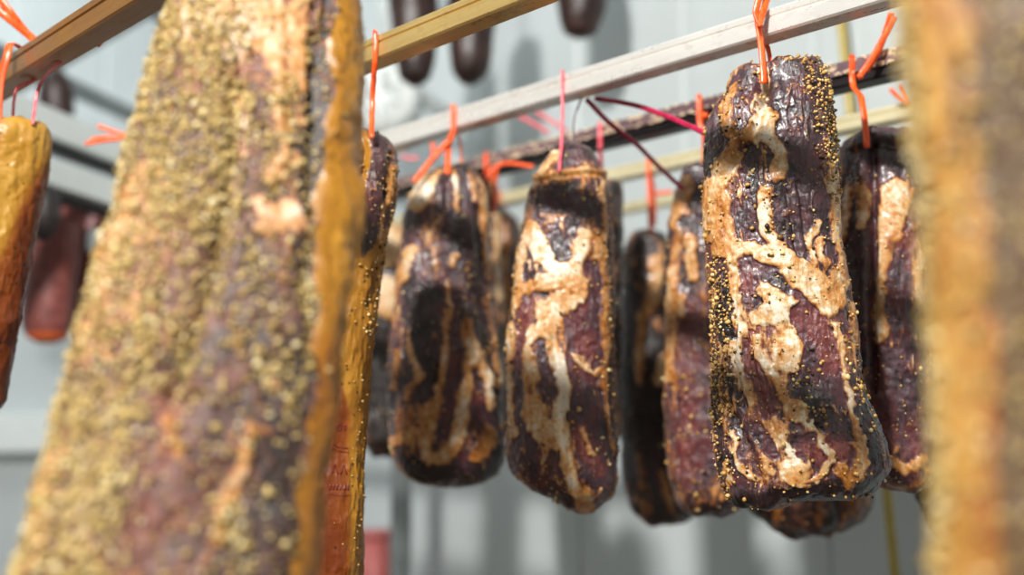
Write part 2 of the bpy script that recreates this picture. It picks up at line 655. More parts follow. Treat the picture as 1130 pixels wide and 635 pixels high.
rod('A', -0.55, 1.75, M_BROWN_STEEL, 'brown smoke-stained steel rod crossing the top left corner, nearest of all', 0.014, 0.030)
rod('B', -0.2, 1.42, M_GOLD_STEEL, 'golden-tinted steel rod over the amber rind slab, second nearest', 0.013, 0.026)
rod('C', -0.35, 2.1, M_STEEL, 'bright bare steel rod that carries the largest neck of pork')
rod('D', -0.45, 2.1, M_BLACK_STEEL, 'black tarred rod with pale crumbs just behind the bright steel rod', 0.014, 0.024, True)
rod('E', -0.5, 2.1, M_CREAM_STEEL, 'upper of the two cream-coloured rods behind the black rod', 0.013, 0.020)
rod('F', -0.5, 2.1, M_CREAM_STEEL, 'lower and farthest of the two cream-coloured rods', 0.013, 0.016)

# trolley frame: side rail under the rods' far ends and two posts
tf = thing('trolley_frame', 'dull grey frame post and rail at the far left end of the rods', 'trolley', rod_pt(1.5, 2.0, 0))
org = Vector(tf.location)
zr = Z['F'] - 0.004


def loc_(p):
    return Vector(p) - org


mb = MB()
mb.profile(loc_(rod_pt(0.82, 2.0, zr - 0.03)), loc_(rod_pt(1.56, 2.0, zr - 0.03)), [(-.015, -.02), (.015, -.02), (.015, .018), (-.015, .018)])
mb.build('side_rail', M_DULL_STEEL, tf, False, 0.002)
sp_ = rod_s(1.5, 424)
for dd in (0.84, 1.53):
    mb = MB()
    c = loc_(rod_pt(dd, 2.0, zr / 2 - 0.02))
    if dd < 1:
        continue
    mb.box(c, (0.034, 0.034, zr - 0.04), ANG)
    mb.build('post', M_DULL_STEEL, tf, False, 0.003)

# ------------------------------------------------------------------ meat builder
def smooth_rows(rows, n):
    ys = np.array([r[0] for r in rows], float)
    xl = np.array([r[1] for r in rows], float)
    xr = np.array([r[2] for r in rows], float)
    # denser rows at both ends
    u = np.linspace(0, 1, n)
    u = u + 0.10 * np.sin(2 * PI * u) * -1 / (2 * PI) * 2
    u = (u - u[0]) / (u[-1] - u[0])
    y = ys[0] + (ys[-1] - ys[0]) * u

    def pc(a):      # monotone-ish cubic
        m = np.gradient(a, ys)
        i = np.clip(np.searchsorted(ys, y, side='right') - 1, 0, len(ys) - 2)
        h = ys[i + 1] - ys[i]
        t = (y - ys[i]) / h
        sl = (a[i + 1] - a[i]) / h
        m0 = np.where(np.sign(m[i]) == np.sign(sl), np.sign(sl) * np.minimum(np.abs(m[i]), 3 * np.abs(sl)), 0)
        m1 = np.where(np.sign(m[i + 1]) == np.sign(sl), np.sign(sl) * np.minimum(np.abs(m[i + 1]), 3 * np.abs(sl)), 0)
        return (a[i] * (2 * t**3 - 3 * t**2 + 1) + h * m0 * (t**3 - 2 * t**2 + t) + a[i + 1] * (-2 * t**3 + 3 * t**2) + h * m1 * (t**3 - t**2))
    return y, pc(xl), pc(xr)


def meat(name, label, cat, rows, Y, mat, nv=160, na=120, dr=0.8, n_exp=2.5, strokes=(), creases=(), tilt_top=0, tilt_bot=0,
         lean_tone=0.42, fat_tone=0.55, fat_bias=-0.12, seed=1, pepper=(), pep_n=0, pep_r=0.0014, pep_base=0.06, pep_mat=None,
         rind=None, rind_tone=None, amp=1.0, Y_bot=None, group=None, warp=4.0, tones=(), stretch=0.25, yaw=0.0):
    Yb = Y if Y_bot is None else Y_bot
    ys, xl, xr = smooth_rows(rows, nv)
    v = (ys - ys[0]) / (ys[-1] - ys[0])
    Yr = Y + (Yb - Y) * v
    wmax = max((xr - xl)) / 2
    th = np.linspace(0, 2 * PI, na, endpoint=False)
    # angle 0 = +x side, -pi/2 (front, toward camera)
    ct, st = np.cos(th), np.sin(th)
    e = 2.0 / n_exp
    cu, su = np.sign(ct) * np.abs(ct) ** e, np.sign(st) * np.abs(st) ** e
    V = np.zeros((nv, na, 3))
    PX = np.zeros((nv, na))
    PY = np.zeros((nv, na))
    c0 = P((xl[nv // 2] + xr[nv // 2]) / 2, ys[nv // 2], (Y + Yb) / 2)
    ctr = np.zeros((nv, 3))
    for i in range(nv):
        cx, hw = (xl[i] + xr[i]) / 2, max((xr[i] - xl[i]) / 2, 0.4)
        a = hw / F * Yr[i]
        b = dr * (wmax / F * Yr[i]) * (hw / wmax) ** 0.75
        c = P(cx, ys[i], Yr[i])
        ctr[i] = c
        # shift rows up/down across the width so that the ends slope
        sh_t = tilt_top * (1 - v[i]) ** 3
        sh_b = tilt_bot * v[i] ** 3
        dz = -(sh_t + sh_b) * cu / F * Yr[i] * (hw / wmax)
        # view-facing frame
        dirv = Vector((c.x, c.y)).normalized() if Yr[i] > 0.01 else Vector((0, 1))
        rx, ry = dirv.y, -dirv.x
        V[i, :, 0] = c.x + rx * a * cu + dirv.x * b * su
        V[i, :, 1] = c.y + ry * a * cu + dirv.y * b * su
        V[i, :, 2] = c.z + dz
        PX[i] = cx + hw * cu
        PY[i] = ys[i] + (sh_t + sh_b) * cu * (hw / wmax)
    top = ctr[0].copy()
    N3 = V.reshape(-1, 3)
    X, Yp = PX.ravel(), PY.ravel()
    S = np.tile(su, nv)
    front = np.clip(-S * 3.0 + 0.6, 0, 1)
    loc = N3 - np.array(c0)
    q = loc + seed * 3.7
    # ---- paint
    wx = X + warp * fbm(q * 60, seed + 1, 3) * 1.4
    wy = Yp + warp * fbm(q * 60 + 9, seed + 2, 3) * 1.6
    sq = q * np.array([34, 34, 34 * stretch])
    base = 0.5 + fat_bias + 0.55 * fbm(sq, seed + 3, 4)
    w2x = wx + 3.0 * fbm(q * 190, seed + 51, 2) * warp / 4
    w2y = wy + 3.0 * fbm(q * 190 + 5, seed + 52, 2) * warp / 4
    k = 9.0 * max(1.0, warp / 4.0)
    A = base.copy()
    for st_ in strokes:
        kind, r, pts = st_[0], st_[1], st_[2]
        g = 1.08 if kind == 'F' else 0.95
        d = (r * g + 1.0 - sd_poly(w2x, w2y, pts)) / k
        fr = np.clip(front, 0, 1)
        if kind == 'F':
            t_ = 0.5 + np.clip(d, -0.6, 0.30)
            A = A * (1 - fr) + np.maximum(A, t_) * fr
        else:
            t_ = 0.5 - np.clip(d, -0.6, 0.28)
            A = A * (1 - fr) + np.minimum(A, t_) * fr
    A = A + 0.16 * fbm(q * np.array([110, 110, 34]), seed + 53, 3) + 0.10 * fbm(q * np.array([330, 330, 90]), seed + 54, 2) + 0.15 * fbm(q * np.array([240, 240, 26]), seed + 57, 3)
    vein = np.clip(1 - np.abs(fbm(q * np.array([70, 70, 20]) + 3, seed + 55, 3)) * 11, 0, 1) * (fbm(q * 45, seed + 56, 2) > -0.1)
    A = np.where(A < 0.5, A + vein * 0.24, A)
    FT = fat_tone + 0.30 * fbm(q * 25, seed + 5, 3)
    LT = lean_tone + 0.38 * fbm(q * np.array([40, 40, 14]), seed + 6, 3)
    for kind, r, val, pts in tones:
        w = np.clip((r * 1.1 - sd_poly(wx, wy, pts)) / (1.1 * r) + 0.3, 0, 1) * front * 0.9
        if kind == 'f':
            FT = FT * (1 - w) + val * w
        else:
            LT = LT * (1 - w) + (val + 0.1 * fbm(q * 60, seed + 8, 2)) * w
    # ---- relief
    d_ax = np.stack([N3[:, 0] - np.repeat(ctr[:, 0], na), N3[:, 1] - np.repeat(ctr[:, 1], na), np.zeros(len(N3))], 1)
    ln = np.linalg.norm(d_ax, axis=1) + 1e-9
    nr = d_ax / ln[:, None]
    endf = np.clip(np.repeat(np.minimum(v, 1 - v), na) * 14, 0.25, 1)
    rel = 0.0050 * fbm(q * 22, seed + 11, 3) + 0.0022 * fbm(q * np.array([70, 70, 30]), seed + 12, 3) \
        + 0.0009 * fbm(q * np.array([260, 260, 80]), seed + 13, 3) + 0.0009 * fbm(q * 260, seed + 14, 2)
    rel = rel * amp
    rel += 0.0012 * np.clip((A - 0.5) * 5, -1, 1)
    for dep, wd, pts in creases:
        dd = sd_poly(X + warp * 0.3 * fbm(q * 60, seed + 31, 2), Yp, pts)
        rel -= dep * np.exp(-(dd / wd) ** 2) * front
    N3 = N3 + nr * (rel * endf)[:, None] * np.minimum(1, ln / 0.01)[:, None]
    N3[:, 2] += 0.010 * amp * fbm(q * 40, seed + 15, 3) * (1.0 - np.clip(np.repeat(np.minimum(v, 1 - v), na) * 10, 0, 1))
    # faces
    ii = np.arange(nv - 1)[:, None] * na
    jj = np.arange(na)[None, :]
    a0 = ii + jj
    b0 = ii + (jj + 1) % na
    faces = np.stack([a0, a0 + na, b0 + na, b0], -1).reshape(-1, 4)
    # caps: inner rings toward the centre
    verts = [N3]
    paint = np.stack([A, FT, LT], 1)
    paints = [paint]
    cap_f = []
    cnt = len(N3)
    for row, flip in ((0, False), (nv - 1, True)):
        ring = np.arange(na) + row * na
        prev = ring
        cen = N3[ring].mean(0)
        for s in (0.8, 0.55, 0.3, 0.1):
            pv = cen + (N3[ring] - cen) * s
            pv[:, 2] = cen[2] * (1 - s) + N3[ring][:, 2] * s + 0.003 * fbm(pv * 60, seed + 40, 2) + (-1 if flip else 1) * 0.002 * (1 - s)
            verts.append(pv)
            paints.append(paint[ring] * s + (1 - s) * np.array([0.42, fat_tone, lean_tone * .6]))
            cur = np.arange(na) + cnt
            cnt += na
            nx = np.roll(np.arange(na), -1)
            fq = np.stack([prev, prev[nx], cur[nx], cur], 1)
            cap_f.append(fq[:, ::-1] if flip else fq)
            prev = cur
        # close with a quad fan strip
        h = na // 2
        fq = np.stack([prev[:h - 1], prev[1:h], prev[::-1][:h - 1][:][...] * 0 + prev[na - 2 - np.arange(h - 1)], prev[na - 1 - np.arange(h - 1)]], 1)
        cap_f.append(fq[:, ::-1] if flip else fq)
    Vall = np.concatenate(verts)
    Pall = np.concatenate(paints)
    Fall = np.concatenate([faces] + cap_f)
    root = thing(name, label, cat, tuple(top), group)
    Vl = Vall - top
    if rind is not None:
        fx, fy = X[faces].mean(1), Yp[faces].mean(1)
        fS = S[faces].mean(1)
        m = rind(fx, fy, fS)
        m = np.concatenate([m, np.zeros(len(Fall) - len(faces), bool)])
        if rind_tone is not None:
            RT = rind_tone(X, Yp, q)
            Pr = Pall.copy()
            Pr[:len(RT), 1] = RT
        else:
            Pr = Pall
        for nm, sel, mt, pp in (('rind', m, M_RIND, Pr), ('meat_body', ~m, mat, Pall)):
            ff = Fall[sel]
            used, inv = np.unique(ff, return_inverse=True)
            mesh_obj(nm, Vl[used], inv.reshape(ff.shape), mt, root, True, pp[used])
    else:
        mesh_obj('meat_body', Vl, Fall, mat, root, True, Pall)
    # ---- pepper
    if pep_n:
        stk = np.clip(0.5 + 1.5 * fbm(q * np.array([60, 60, 9]), seed + 22, 3), 0.40, 1) if pep_mat else 1.0
        dens = np.full(len(N3), pep_base) * (0.4 + 1.2 * np.clip(0.5 + fbm(q * 70, seed + 21, 2) * 1.4, 0, 1))
        for r, val, pts in pepper:
            w = np.clip((r - sd_poly(X, Yp, pts)) / (0.6 * r) + 0.5, 0, 1) * front
            dens = np.maximum(dens, val * w)
        dens = dens * stk * np.clip(-S * 1.5 + 1.0, 0.05, 1)
        if rind is not None:
            dens = np.where(rind(X, Yp, S), dens * (0.04 if pep_mat else 1.0), dens)
        Vg = N3.reshape(nv, na, 3)
        du = np.linalg.norm(np.roll(Vg, -1, 1) - Vg, axis=2)
        dv = np.linalg.norm(np.gradient(Vg, axis=0), axis=2)
        dens = dens * (du * dv).ravel()
        idx = rng.choice(len(N3), size=pep_n, p=dens / dens.sum())
        # normals from the grid
        tu = np.roll(Vg, -1, 1) - np.roll(Vg, 1, 1)
        tv = np.gradient(Vg, axis=0)
        nn = np.cross(tu, tv).reshape(-1, 3)
        nn /= np.linalg.norm(nn, axis=1)[:, None] + 1e-12
        sgn = np.sign((nn * nr).sum(1))
        nn *= sgn[:, None]
        iv, if_ = icosphere()
        n = pep_n
        r = pep_r * np.clip(rng.lognormal(-0.15, 0.38, n), 0.35, 2.0)
        sc = rng.uniform(0.65, 1.15, (n, 1, 3))
        jit = rng.uniform(0.78, 1.15, (n, len(iv), 1))
        pos = Vl[idx] + nn[idx] * (r * 0.35)[:, None] + rng.normal(0, 0.0008, (n, 3))
        pv = pos[:, None, :] + iv[None] * sc * jit * r[:, None, None]
        pf = if_[None] + (np.arange(n) * len(iv))[:, None, None]
        tone = np.clip(rng.normal(0.55, 0.25, n), 0, 1)
        tone = np.where(rng.random(n) < (0.03 if pep_mat else 0.12), 0.0, tone)
        pp = np.repeat(tone, len(iv))
        o = mesh_obj('pepper_crust', pv.reshape(-1, 3), pf.reshape(-1, 3), pep_mat or M_PEPPER, root, True, np.stack([pp, pp, pp], 1))
        o['kind'] = 'stuff'
    return root, top


def cord(root, paths, mat, ra=0.0013, rb=0.0006, name='hanging_string', knots=()):
    ra *= 1.25
    """paths: lists of world points; one string mesh, child of root"""
    o0 = Vector(root.location)
    mb = MB()
    for p in paths:
        pts = catmull([Vector(x) - o0 for x in p], 8)
        pts = [x + Vector((random.gauss(0, 1), random.gauss(0, 1), 0)) * 0.00015 for x in pts]
        mb.tube(pts, ra, rb, 8)
    for k, r in knots:
        k = Vector(k) - o0
        vs, fs = icosphere()
        mb.add([k + Vector(v) * r * random.uniform(.8, 1.2) for v in vs], [tuple(f) for f in fs])
    return mb.build(name, mat, root, True)


def over_rod(key, px, w=HW, h=HH, g=0.002):
    """points of a loop that climbs the near face of the rod, over it and down its far side"""
    d, z = D[key], Z[key]

    def q_(dd, zz):
        return rod_pt(dd, rod_s(dd, px), zz)
    g += 0.0008
    if key == 'D':
        w, h = 0.018, 0.027
    return [q_(d - w - g, z - 0.004), q_(d - w - g, z + h - 0.001), q_(d - w, z + h + g), q_(d + w, z + h + g),
            q_(d + w + g, z + h - 0.001), q_(d + w + g, z - 0.004)]


def tail(pts_px):
    return [P(x, y, Y) for x, y, Y in pts_px]


G = 'cured meats hanging from the rods'
# ================================================================== the pieces
# --- the largest neck, in focus
Ym = rod_Y(D['C'], 845)
rows = [(76, 818, 902), (79, 809, 907), (86, 804, 912), (100, 797, 916), (120, 783, 919), (150, 774, 922), (175, 775, 923), (200, 779, 925),
        (250, 778, 926), (300, 780, 934), (350, 784, 942), (400, 787, 946), (440, 787, 953), (480, 788, 966), (505, 794, 975), (525, 801, 977), (540, 808, 968), (549, 822, 955), (554, 840, 935)]
S_main = [
    ('L', 16, [(820, 100), (812, 140), (795, 160)]), ('L', 24, [(880, 100), (880, 150), (890, 190)]), ('L', 14, [(785, 150), (788, 175)]),
    ('F', 4, [(844, 84), (842, 120), (843, 150)]), ('F', 12, [(846, 145), (824, 168), (802, 192), (788, 214)]), ('F', 7, [(848, 158), (860, 180), (860, 208)]),
    ('F', 5, [(808, 103), (797, 125), (800, 140), (808, 158)]),
    ('F', 14, [(788, 218), (795, 235), (792, 258)]), ('F', 9, [(797, 245), (801, 275), (800, 290)]),
    ('L', 11, [(826, 180), (828, 205)]), ('L', 13, [(822, 238), (832, 262)]), ('L', 20, [(885, 225), (895, 262), (903, 295)]), ('L', 9, [(862, 230), (866, 258)]),
    ('F', 6, [(845, 225), (846, 262), (861, 281), (873, 294)]), ('F', 3, [(902, 258), (892, 275)]), ('F', 2, [(905, 275), (910, 300)]), ('F', 2, [(898, 285), (900, 300)]),
    ('F', 8, [(803, 250), (806, 276), (828, 285), (851, 293), (868, 306), (888, 320)]), ('F', 15, [(880, 310), (896, 322), (912, 338)]), ('F', 6, [(921, 311), (936, 346)]),
    ('L', 9, [(797, 300), (799, 340), (800, 372)]), ('F', 5, [(810, 278), (815, 308), (815, 341), (818, 370), (814, 396), (823, 426), (831, 446)]),
    ('L', 8, [(824, 298), (833, 322), (840, 345)]), ('L', 6, [(850, 308), (864, 324)]),
    ('F', 7, [(846, 329), (866, 341), (838, 356)]), ('F', 9, [(845, 353), (872, 346)]),
    ('L', 9, [(828, 375), (836, 415), (850, 455)]), ('L', 16, [(886, 354), (905, 385), (922, 440), (932, 480)]), ('L', 12, [(880, 420), (895, 450)]),
    ('F', 4, [(836, 378), (843, 403), (858, 421), (870, 444), (886, 463)]), ('F', 13, [(870, 386), (868, 400)]), ('F', 8, [(874, 448), (882, 458)]),
    ('F', 2.5, [(919, 365), (924, 405), (934, 441), (941, 481)]), ('F', 4, [(942, 340), (941, 385)]),
    ('L', 8, [(947, 420), (962, 490)]), ('L', 6, [(930, 350), (930, 372)]),
    ('F', 3.5, [(856, 465), (868, 490), (880, 508), (893, 520)]), ('F', 9, [(872, 517), (884, 524)]), ('F', 3, [(890, 468), (907, 488), (915, 508), (906, 522), (898, 526)]),
    ('L', 7, [(893, 485), (899, 503)]), ('L', 8, [(838, 470), (855, 500)]),
    ('F', 7, [(944, 490), (945, 512), (937, 527)]), ('F', 6, [(926, 513), (934, 526)]), ('L', 9, [(922, 480), (928, 498)]),
    ('F', 2.5, [(810, 478), (814, 500), (826, 520), (838, 524)]), ('F', 2.5, [(806, 512), (812, 532)]),
    ('L', 8, [(815, 552), (870, 545), (930, 542), (965, 533)]),  # shade of the underside painted in as dark lean
]
T_main = [('l', 26, 0.40, [(880, 110), (880, 160)]), ('l', 14, 0.42, [(820, 100), (805, 140)]), ('l', 12, 0.34, [(788, 150), (790, 180)]),
          ('l', 22, 0.40, [(825, 245), (890, 250)]), ('l', 16, 0.86, [(832, 320), (832, 400), (846, 450)]), ('l', 14, 0.80, [(905, 365), (915, 400)]),
          ('l', 14, 0.88, [(895, 495), (925, 495)]), ('l', 12, 0.12, [(797, 320), (800, 450)]), ('l', 14, 0.15, [(955, 430), (966, 500)]),
          ('l', 16, 0.12, [(880, 430), (900, 460)]), ('l', 18, 0.36, [(855, 320), (835, 345)]), ('l', 12, 0.08, [(815, 548), (870, 545), (960, 535)]),  # last tone blackens the bottom edge in place of shade
          ('f', 16, 0.28, [(790, 212), (796, 240), (795, 275)]), ('f', 12, 0.2, [(808, 103), (800, 130)]), ('f', 14, 0.62, [(870, 390)]),
          ('f', 10, 1.0, [(843, 90), (842, 130)]), ('f', 8, 1.0, [(846, 240), (846, 262)]), ('f', 12, 0.8, [(843, 150), (855, 190)]),
          ('f', 14, 0.9, [(815, 345), (815, 420)]), ('f', 16, 0.62, [(850, 295), (900, 330)]), ('f', 12, 0.25, [(920, 330), (938, 350), (940, 390)]),
          ('f', 12, 0.2, [(940, 500), (935, 525)]), ('f', 10, 0.9, [(870, 485), (880, 505)]), ('f', 8, 0.35, [(880, 524), (905, 524)])]
C_main = [(0.016, 7, [(843, 70), (843, 105), (841, 125)]), (0.007, 5, [(841, 110), (836, 150), (800, 200)]), (0.004, 4, [(800, 100), (790, 140)]),
          (0.003, 3, [(868, 225), (880, 290)]), (0.003, 3, [(880, 215), (892, 285)]), (0.004, 4, [(812, 300), (810, 400), (825, 450)]),
          (0.004, 4, [(935, 330), (945, 400), (955, 490)]), (0.003, 3, [(822, 360), (840, 440), (870, 510)]), (0.003, 3, [(900, 470), (920, 520)]), (0.004, 4, [(918, 100), (920, 180)]),
          (0.005, 6, [(806, 450), (830, 500), (850, 545)])]
m0, t0 = meat('cured_pork_neck', 'largest sharply focused cured pork neck with cream fat and pepper, hanging by one orange string', 'cured meat', rows, Ym, M_MEAT,
              nv=400, na=440, dr=0.72, n_exp=2.7, strokes=S_main, tones=T_main, creases=C_main, tilt_bot=-13, tilt_top=-2, lean_tone=0.46, fat_tone=0.55, seed=3,
              pepper=[(15, 1.0, [(893, 88), (905, 112), (911, 145), (914, 175)]), (13, 1.0, [(793, 300), (796, 360), (797, 420), (795, 460)]),
                      (12, 0.5, [(882, 415), (893, 440), (903, 470)]), (7, 0.5, [(935, 385), (948, 440)]), (10, 0.45, [(795, 480), (812, 530)]),
                      (8, 0.35, [(800, 130), (812, 175)]), (6, 0.4, [(852, 215), (850, 260)]), (10, 0.5, [(915, 190), (917, 230)])],
              pep_n=2300, pep_r=0.0015, pep_base=0.09, group=G)
zt = P(843, 100, Ym).z
lo = over_rod('C', 843)
cord(m0, [[P(843, 92, Ym - 0.035), P(841, 60, Ym - 0.03)] + lo[1:5] + [P(849, 60, Ym + 0.0), P(846, 90, Ym - 0.03)],
          [P(838, 26, Ym - .035), P(834, 12, Ym - 0.03), P(840, -8, Ym - 0.03)],
          [P(838, 26, Ym - .035), P(843, 10, Ym - 0.03), P(848, -6, Ym - 0.02)]],
     M_ORANGE, 0.0026, 0.0011, knots=[(P(838, 28, Ym - .034), 0.0035)])

# --- second neck from the left on the bright rod ("pink string")
Y2 = rod_Y(D['C'], 627)
rows = [(165, 622, 646), (169, 608, 654), (178, 598, 662), (190, 592, 669), (205, 586, 673), (230, 580, 676), (260, 573, 678), (300, 567, 679), (350, 562, 680), (400, 560, 680), (450, 560, 681),
        (480, 559, 681), (510, 562, 680), (530, 572, 679), (545, 592, 674), (555, 616, 664), (564, 636, 655)]
S2 = [('F', 6, [(612, 172), (600, 192)]), ('L', 8, [(640, 175), (632, 188)]), ('F', 5, [(588, 207), (604, 200), (619, 203), (640, 197), (667, 196)]), ('F', 10, [(586, 262), (600, 285), (622, 306)]), ('F', 4, [(576, 272), (571, 310), (570, 348)]),
      ('F', 8, [(583, 322), (608, 316), (629, 315)]), ('F', 11, [(602, 348), (620, 338), (635, 328)]), ('F', 6, [(646, 268), (637, 300), (638, 335)]),
      ('F', 4, [(664, 200), (667, 282), (669, 348), (668, 400), (671, 495)]), ('L', 10, [(608, 262), (622, 285)]), ('L', 15, [(606, 226), (650, 235)]), ('L', 8, [(653, 300), (655, 360)]),
      ('F', 11, [(612, 357), (586, 386), (583, 430), (594, 468), (612, 482)]), ('F', 7, [(607, 380), (620, 422), (618, 459), (627, 509), (634, 538), (649, 560)]),
      ('L', 6.5, [(596, 384), (603, 412), (608, 435)]), ('F', 3, [(566, 361), (564, 440), (567, 482)]), ('L', 3.5, [(577, 350), (575, 400), (573, 455)]),
      ('L', 17, [(645, 375), (648, 440), (655, 500), (663, 528)]), ('F', 2, [(632, 395), (655, 415), (664, 408)]), ('L', 14, [(590, 505), (604, 535), (618, 550)]), ('F', 1.5, [(603, 490), (600, 520)]),
      ('F', 2, [(640, 475), (655, 500)]), ('L', 7, [(573, 490), (570, 515)])]
T2 = [('l', 14, 0.5, [(605, 185), (640, 182)]), ('f', 10, 0.35, [(588, 207), (667, 196)]), ('f', 10, 0.9, [(600, 270), (622, 300)]), ('f', 16, 0.45, [(583, 325), (640, 330)]), ('l', 12, 0.38, [(620, 270), (625, 290)]),
      ('l', 18, 0.5, [(645, 420), (650, 520)]), ('l', 10, 0.8, [(585, 340), (575, 400)]), ('l', 8, 0.85, [(640, 480), (660, 520)]), ('f', 10, 0.25, [(668, 220), (670, 480)]), ('l', 10, 0.7, [(600, 500), (600, 530)]),
      ('f', 16, 0.45, [(588, 400), (590, 460)]), ('f', 8, 0.9, [(618, 400), (622, 490)]), ('l', 20, 0.42, [(610, 228), (650, 235)]), ('f', 14, 0.2, [(610, 228), (650, 235)]), ('f', 7, 0.15, [(645, 560)])]
m2, t2 = meat('cured_pork_neck', 'cured pork neck with broad cream fat streaks, hanging by a thin pink string', 'cured meat', rows, Y2, M_MEAT,
              nv=300, na=300, dr=0.85, n_exp=2.5, strokes=S2, tones=T2, tilt_bot=5, lean_tone=0.46, fat_tone=0.55, seed=8, warp=3.5,
              creases=[(0.008, 4, [(616, 160), (612, 190), (600, 205)]), (0.005, 4, [(590, 206), (667, 200)]), (0.004, 4, [(672, 200), (676, 480)]), (0.004, 4, [(610, 380), (622, 440), (632, 540)]), (0.005, 5, [(630, 470), (645, 540), (650, 560)])],
              pepper=[(7, 0.6, [(668, 230), (674, 400), (676, 500)]), (6, 0.5, [(570, 300), (565, 400)]), (8, 0.5, [(655, 210), (660, 250)]), (8, .4, [(600, 530), (625, 555)])],
              pep_n=700, pep_r=0.0014, pep_base=0.12, group=G)
lo = over_rod('C', 622)
cord(m2, [[P(617, 190, Y2 - 0.045), P(620, 150, Y2 - 0.03)] + lo[:5]], M_PINK, 0.0015, 0.0008)
cord(m2, [[P(633, 168, Y2 - 0.02), P(634, 130, Y2 + 0.0)] + [rod_pt(D['C'] + HW + .003, rod_s(D['C'], 637), Z['C'] + .01)]], M_GREY, 0.0009, 0.0007, 'grey_thread')

# --- first neck on the bright rod
Y1 = rod_Y(D['C'], 493)
rows = [(185, 486, 512), (188, 478, 522), (197, 467, 530), (210, 457, 536), (235, 447, 538), (290, 441, 540), (350, 433, 544), (400, 428, 549), (440, 428, 553), (485, 432, 557),
        (508, 438, 556), (520, 446, 552), (529, 460, 545), (534, 482, 528)]
S1 = [('F', 5, [(455, 232), (466, 212), (483, 197)]), ('F', 3, [(497, 196), (504, 215), (505, 238)]), ('F', 5, [(534, 205), (538, 260), (542, 350)]), ('F', 6, [(452, 282), (446, 308)]),
      ('F', 3, [(503, 288), (500, 296)]), ('F', 2, [(494, 320), (497, 350)]), ('F', 4.5, [(497, 350), (495, 385), (486, 420)]), ('F', 7, [(483, 430), (473, 465), (470, 485), (477, 505)]),
      ('F', 9, [(475, 205), (462, 232)]), ('F', 3, [(520, 200), (524, 225)]), ('L', 5, [(488, 215), (486, 240)]), ('L', 7, [(513, 205), (515, 235)]), ('L', 20, [(470, 330), (470, 380), (460, 430)]), ('L', 7, [(507, 345), (503, 400), (498, 440), (487, 492)]),
      ('F', 6, [(516, 365), (519, 397), (510, 450)]), ('F', 7, [(512, 440), (505, 485), (488, 507)]), ('L', 4, [(523, 413), (529, 440), (532, 466)]), ('F', 4, [(530, 395), (537, 425), (540, 450)]),
      ('F', 6, [(541, 478), (524, 504)]), ('F', 5, [(436, 488), (462, 476)]), ('F', 3, [(438, 390), (436, 430)]), ('F', 3, [(452, 385), (462, 415), (450, 440)]), ('F', 3, [(544, 366), (550, 422)]),
      ('L', 10, [(445, 505), (470, 522), (520, 522)]), ('L', 8, [(545, 500), (550, 515)]), ('L', 9, [(528, 300), (533, 370)]), ('L', 7, [(448, 498)])]
T1 = [('l', 22, 0.46, [(480, 215), (520, 220)]), ('f', 14, 0.9, [(470, 215), (500, 210)]), ('l', 20, 0.2, [(470, 330), (465, 420)]), ('l', 12, 0.62, [(490, 310), (500, 400), (490, 480)]), ('l', 10, 0.2, [(530, 300), (540, 420)]),
      ('f', 14, 0.15, [(440, 390), (450, 430), (440, 490)]), ('f', 12, 0.5, [(480, 440), (475, 500)]), ('l', 8, 0.85, [(528, 440)]), ('f', 12, 0.12, [(538, 480), (525, 500)]), ('f', 8, 0.2, [(540, 240), (544, 350)]), ('l', 14, 0.1, [(445, 515), (520, 528), (548, 505)])]
m1, t1 = meat('cured_pork_neck', 'cured pork neck with two long pale fat ribbons, leftmost on the bright rod', 'cured meat', rows, Y1, M_MEAT,
              nv=260, na=260, dr=0.8, n_exp=2.6, strokes=S1, tones=T1, tilt_bot=-4, lean_tone=0.40, fat_tone=0.5, seed=14, warp=3,
              creases=[(0.007, 4, [(494, 180), (494, 240)]), (0.005, 5, [(528, 240), (538, 400)]), (0.006, 4, [(496, 350), (480, 440), (470, 480)]), (0.005, 5, [(508, 330), (515, 380)])],
              pepper=[(10, 0.7, [(470, 285), (478, 310)]), (5, 0.6, [(512, 300), (512, 360)]), (6, .5, [(540, 370), (548, 440)]), (7, .5, [(500, 225), (510, 250)])],
              pep_n=520, pep_r=0.0014, pep_base=0.1, group=G)
lo = over_rod('C', 499)
cord(m1, [[P(494, 192, Y1 - 0.045), P(495, 160, Y1 - 0.03)] + lo[:5] + [P(508, 160, Y1 + 0.01), P(509, 192, Y1 - 0.02)],
          tail([(496, 155, Y1 - .035), (480, 172, Y1 - .04), (457, 201, Y1 - .05)])], M_ORANGE, 0.0030, 0.0011, knots=[(P(495, 156, Y1 - .033), 0.0035)])

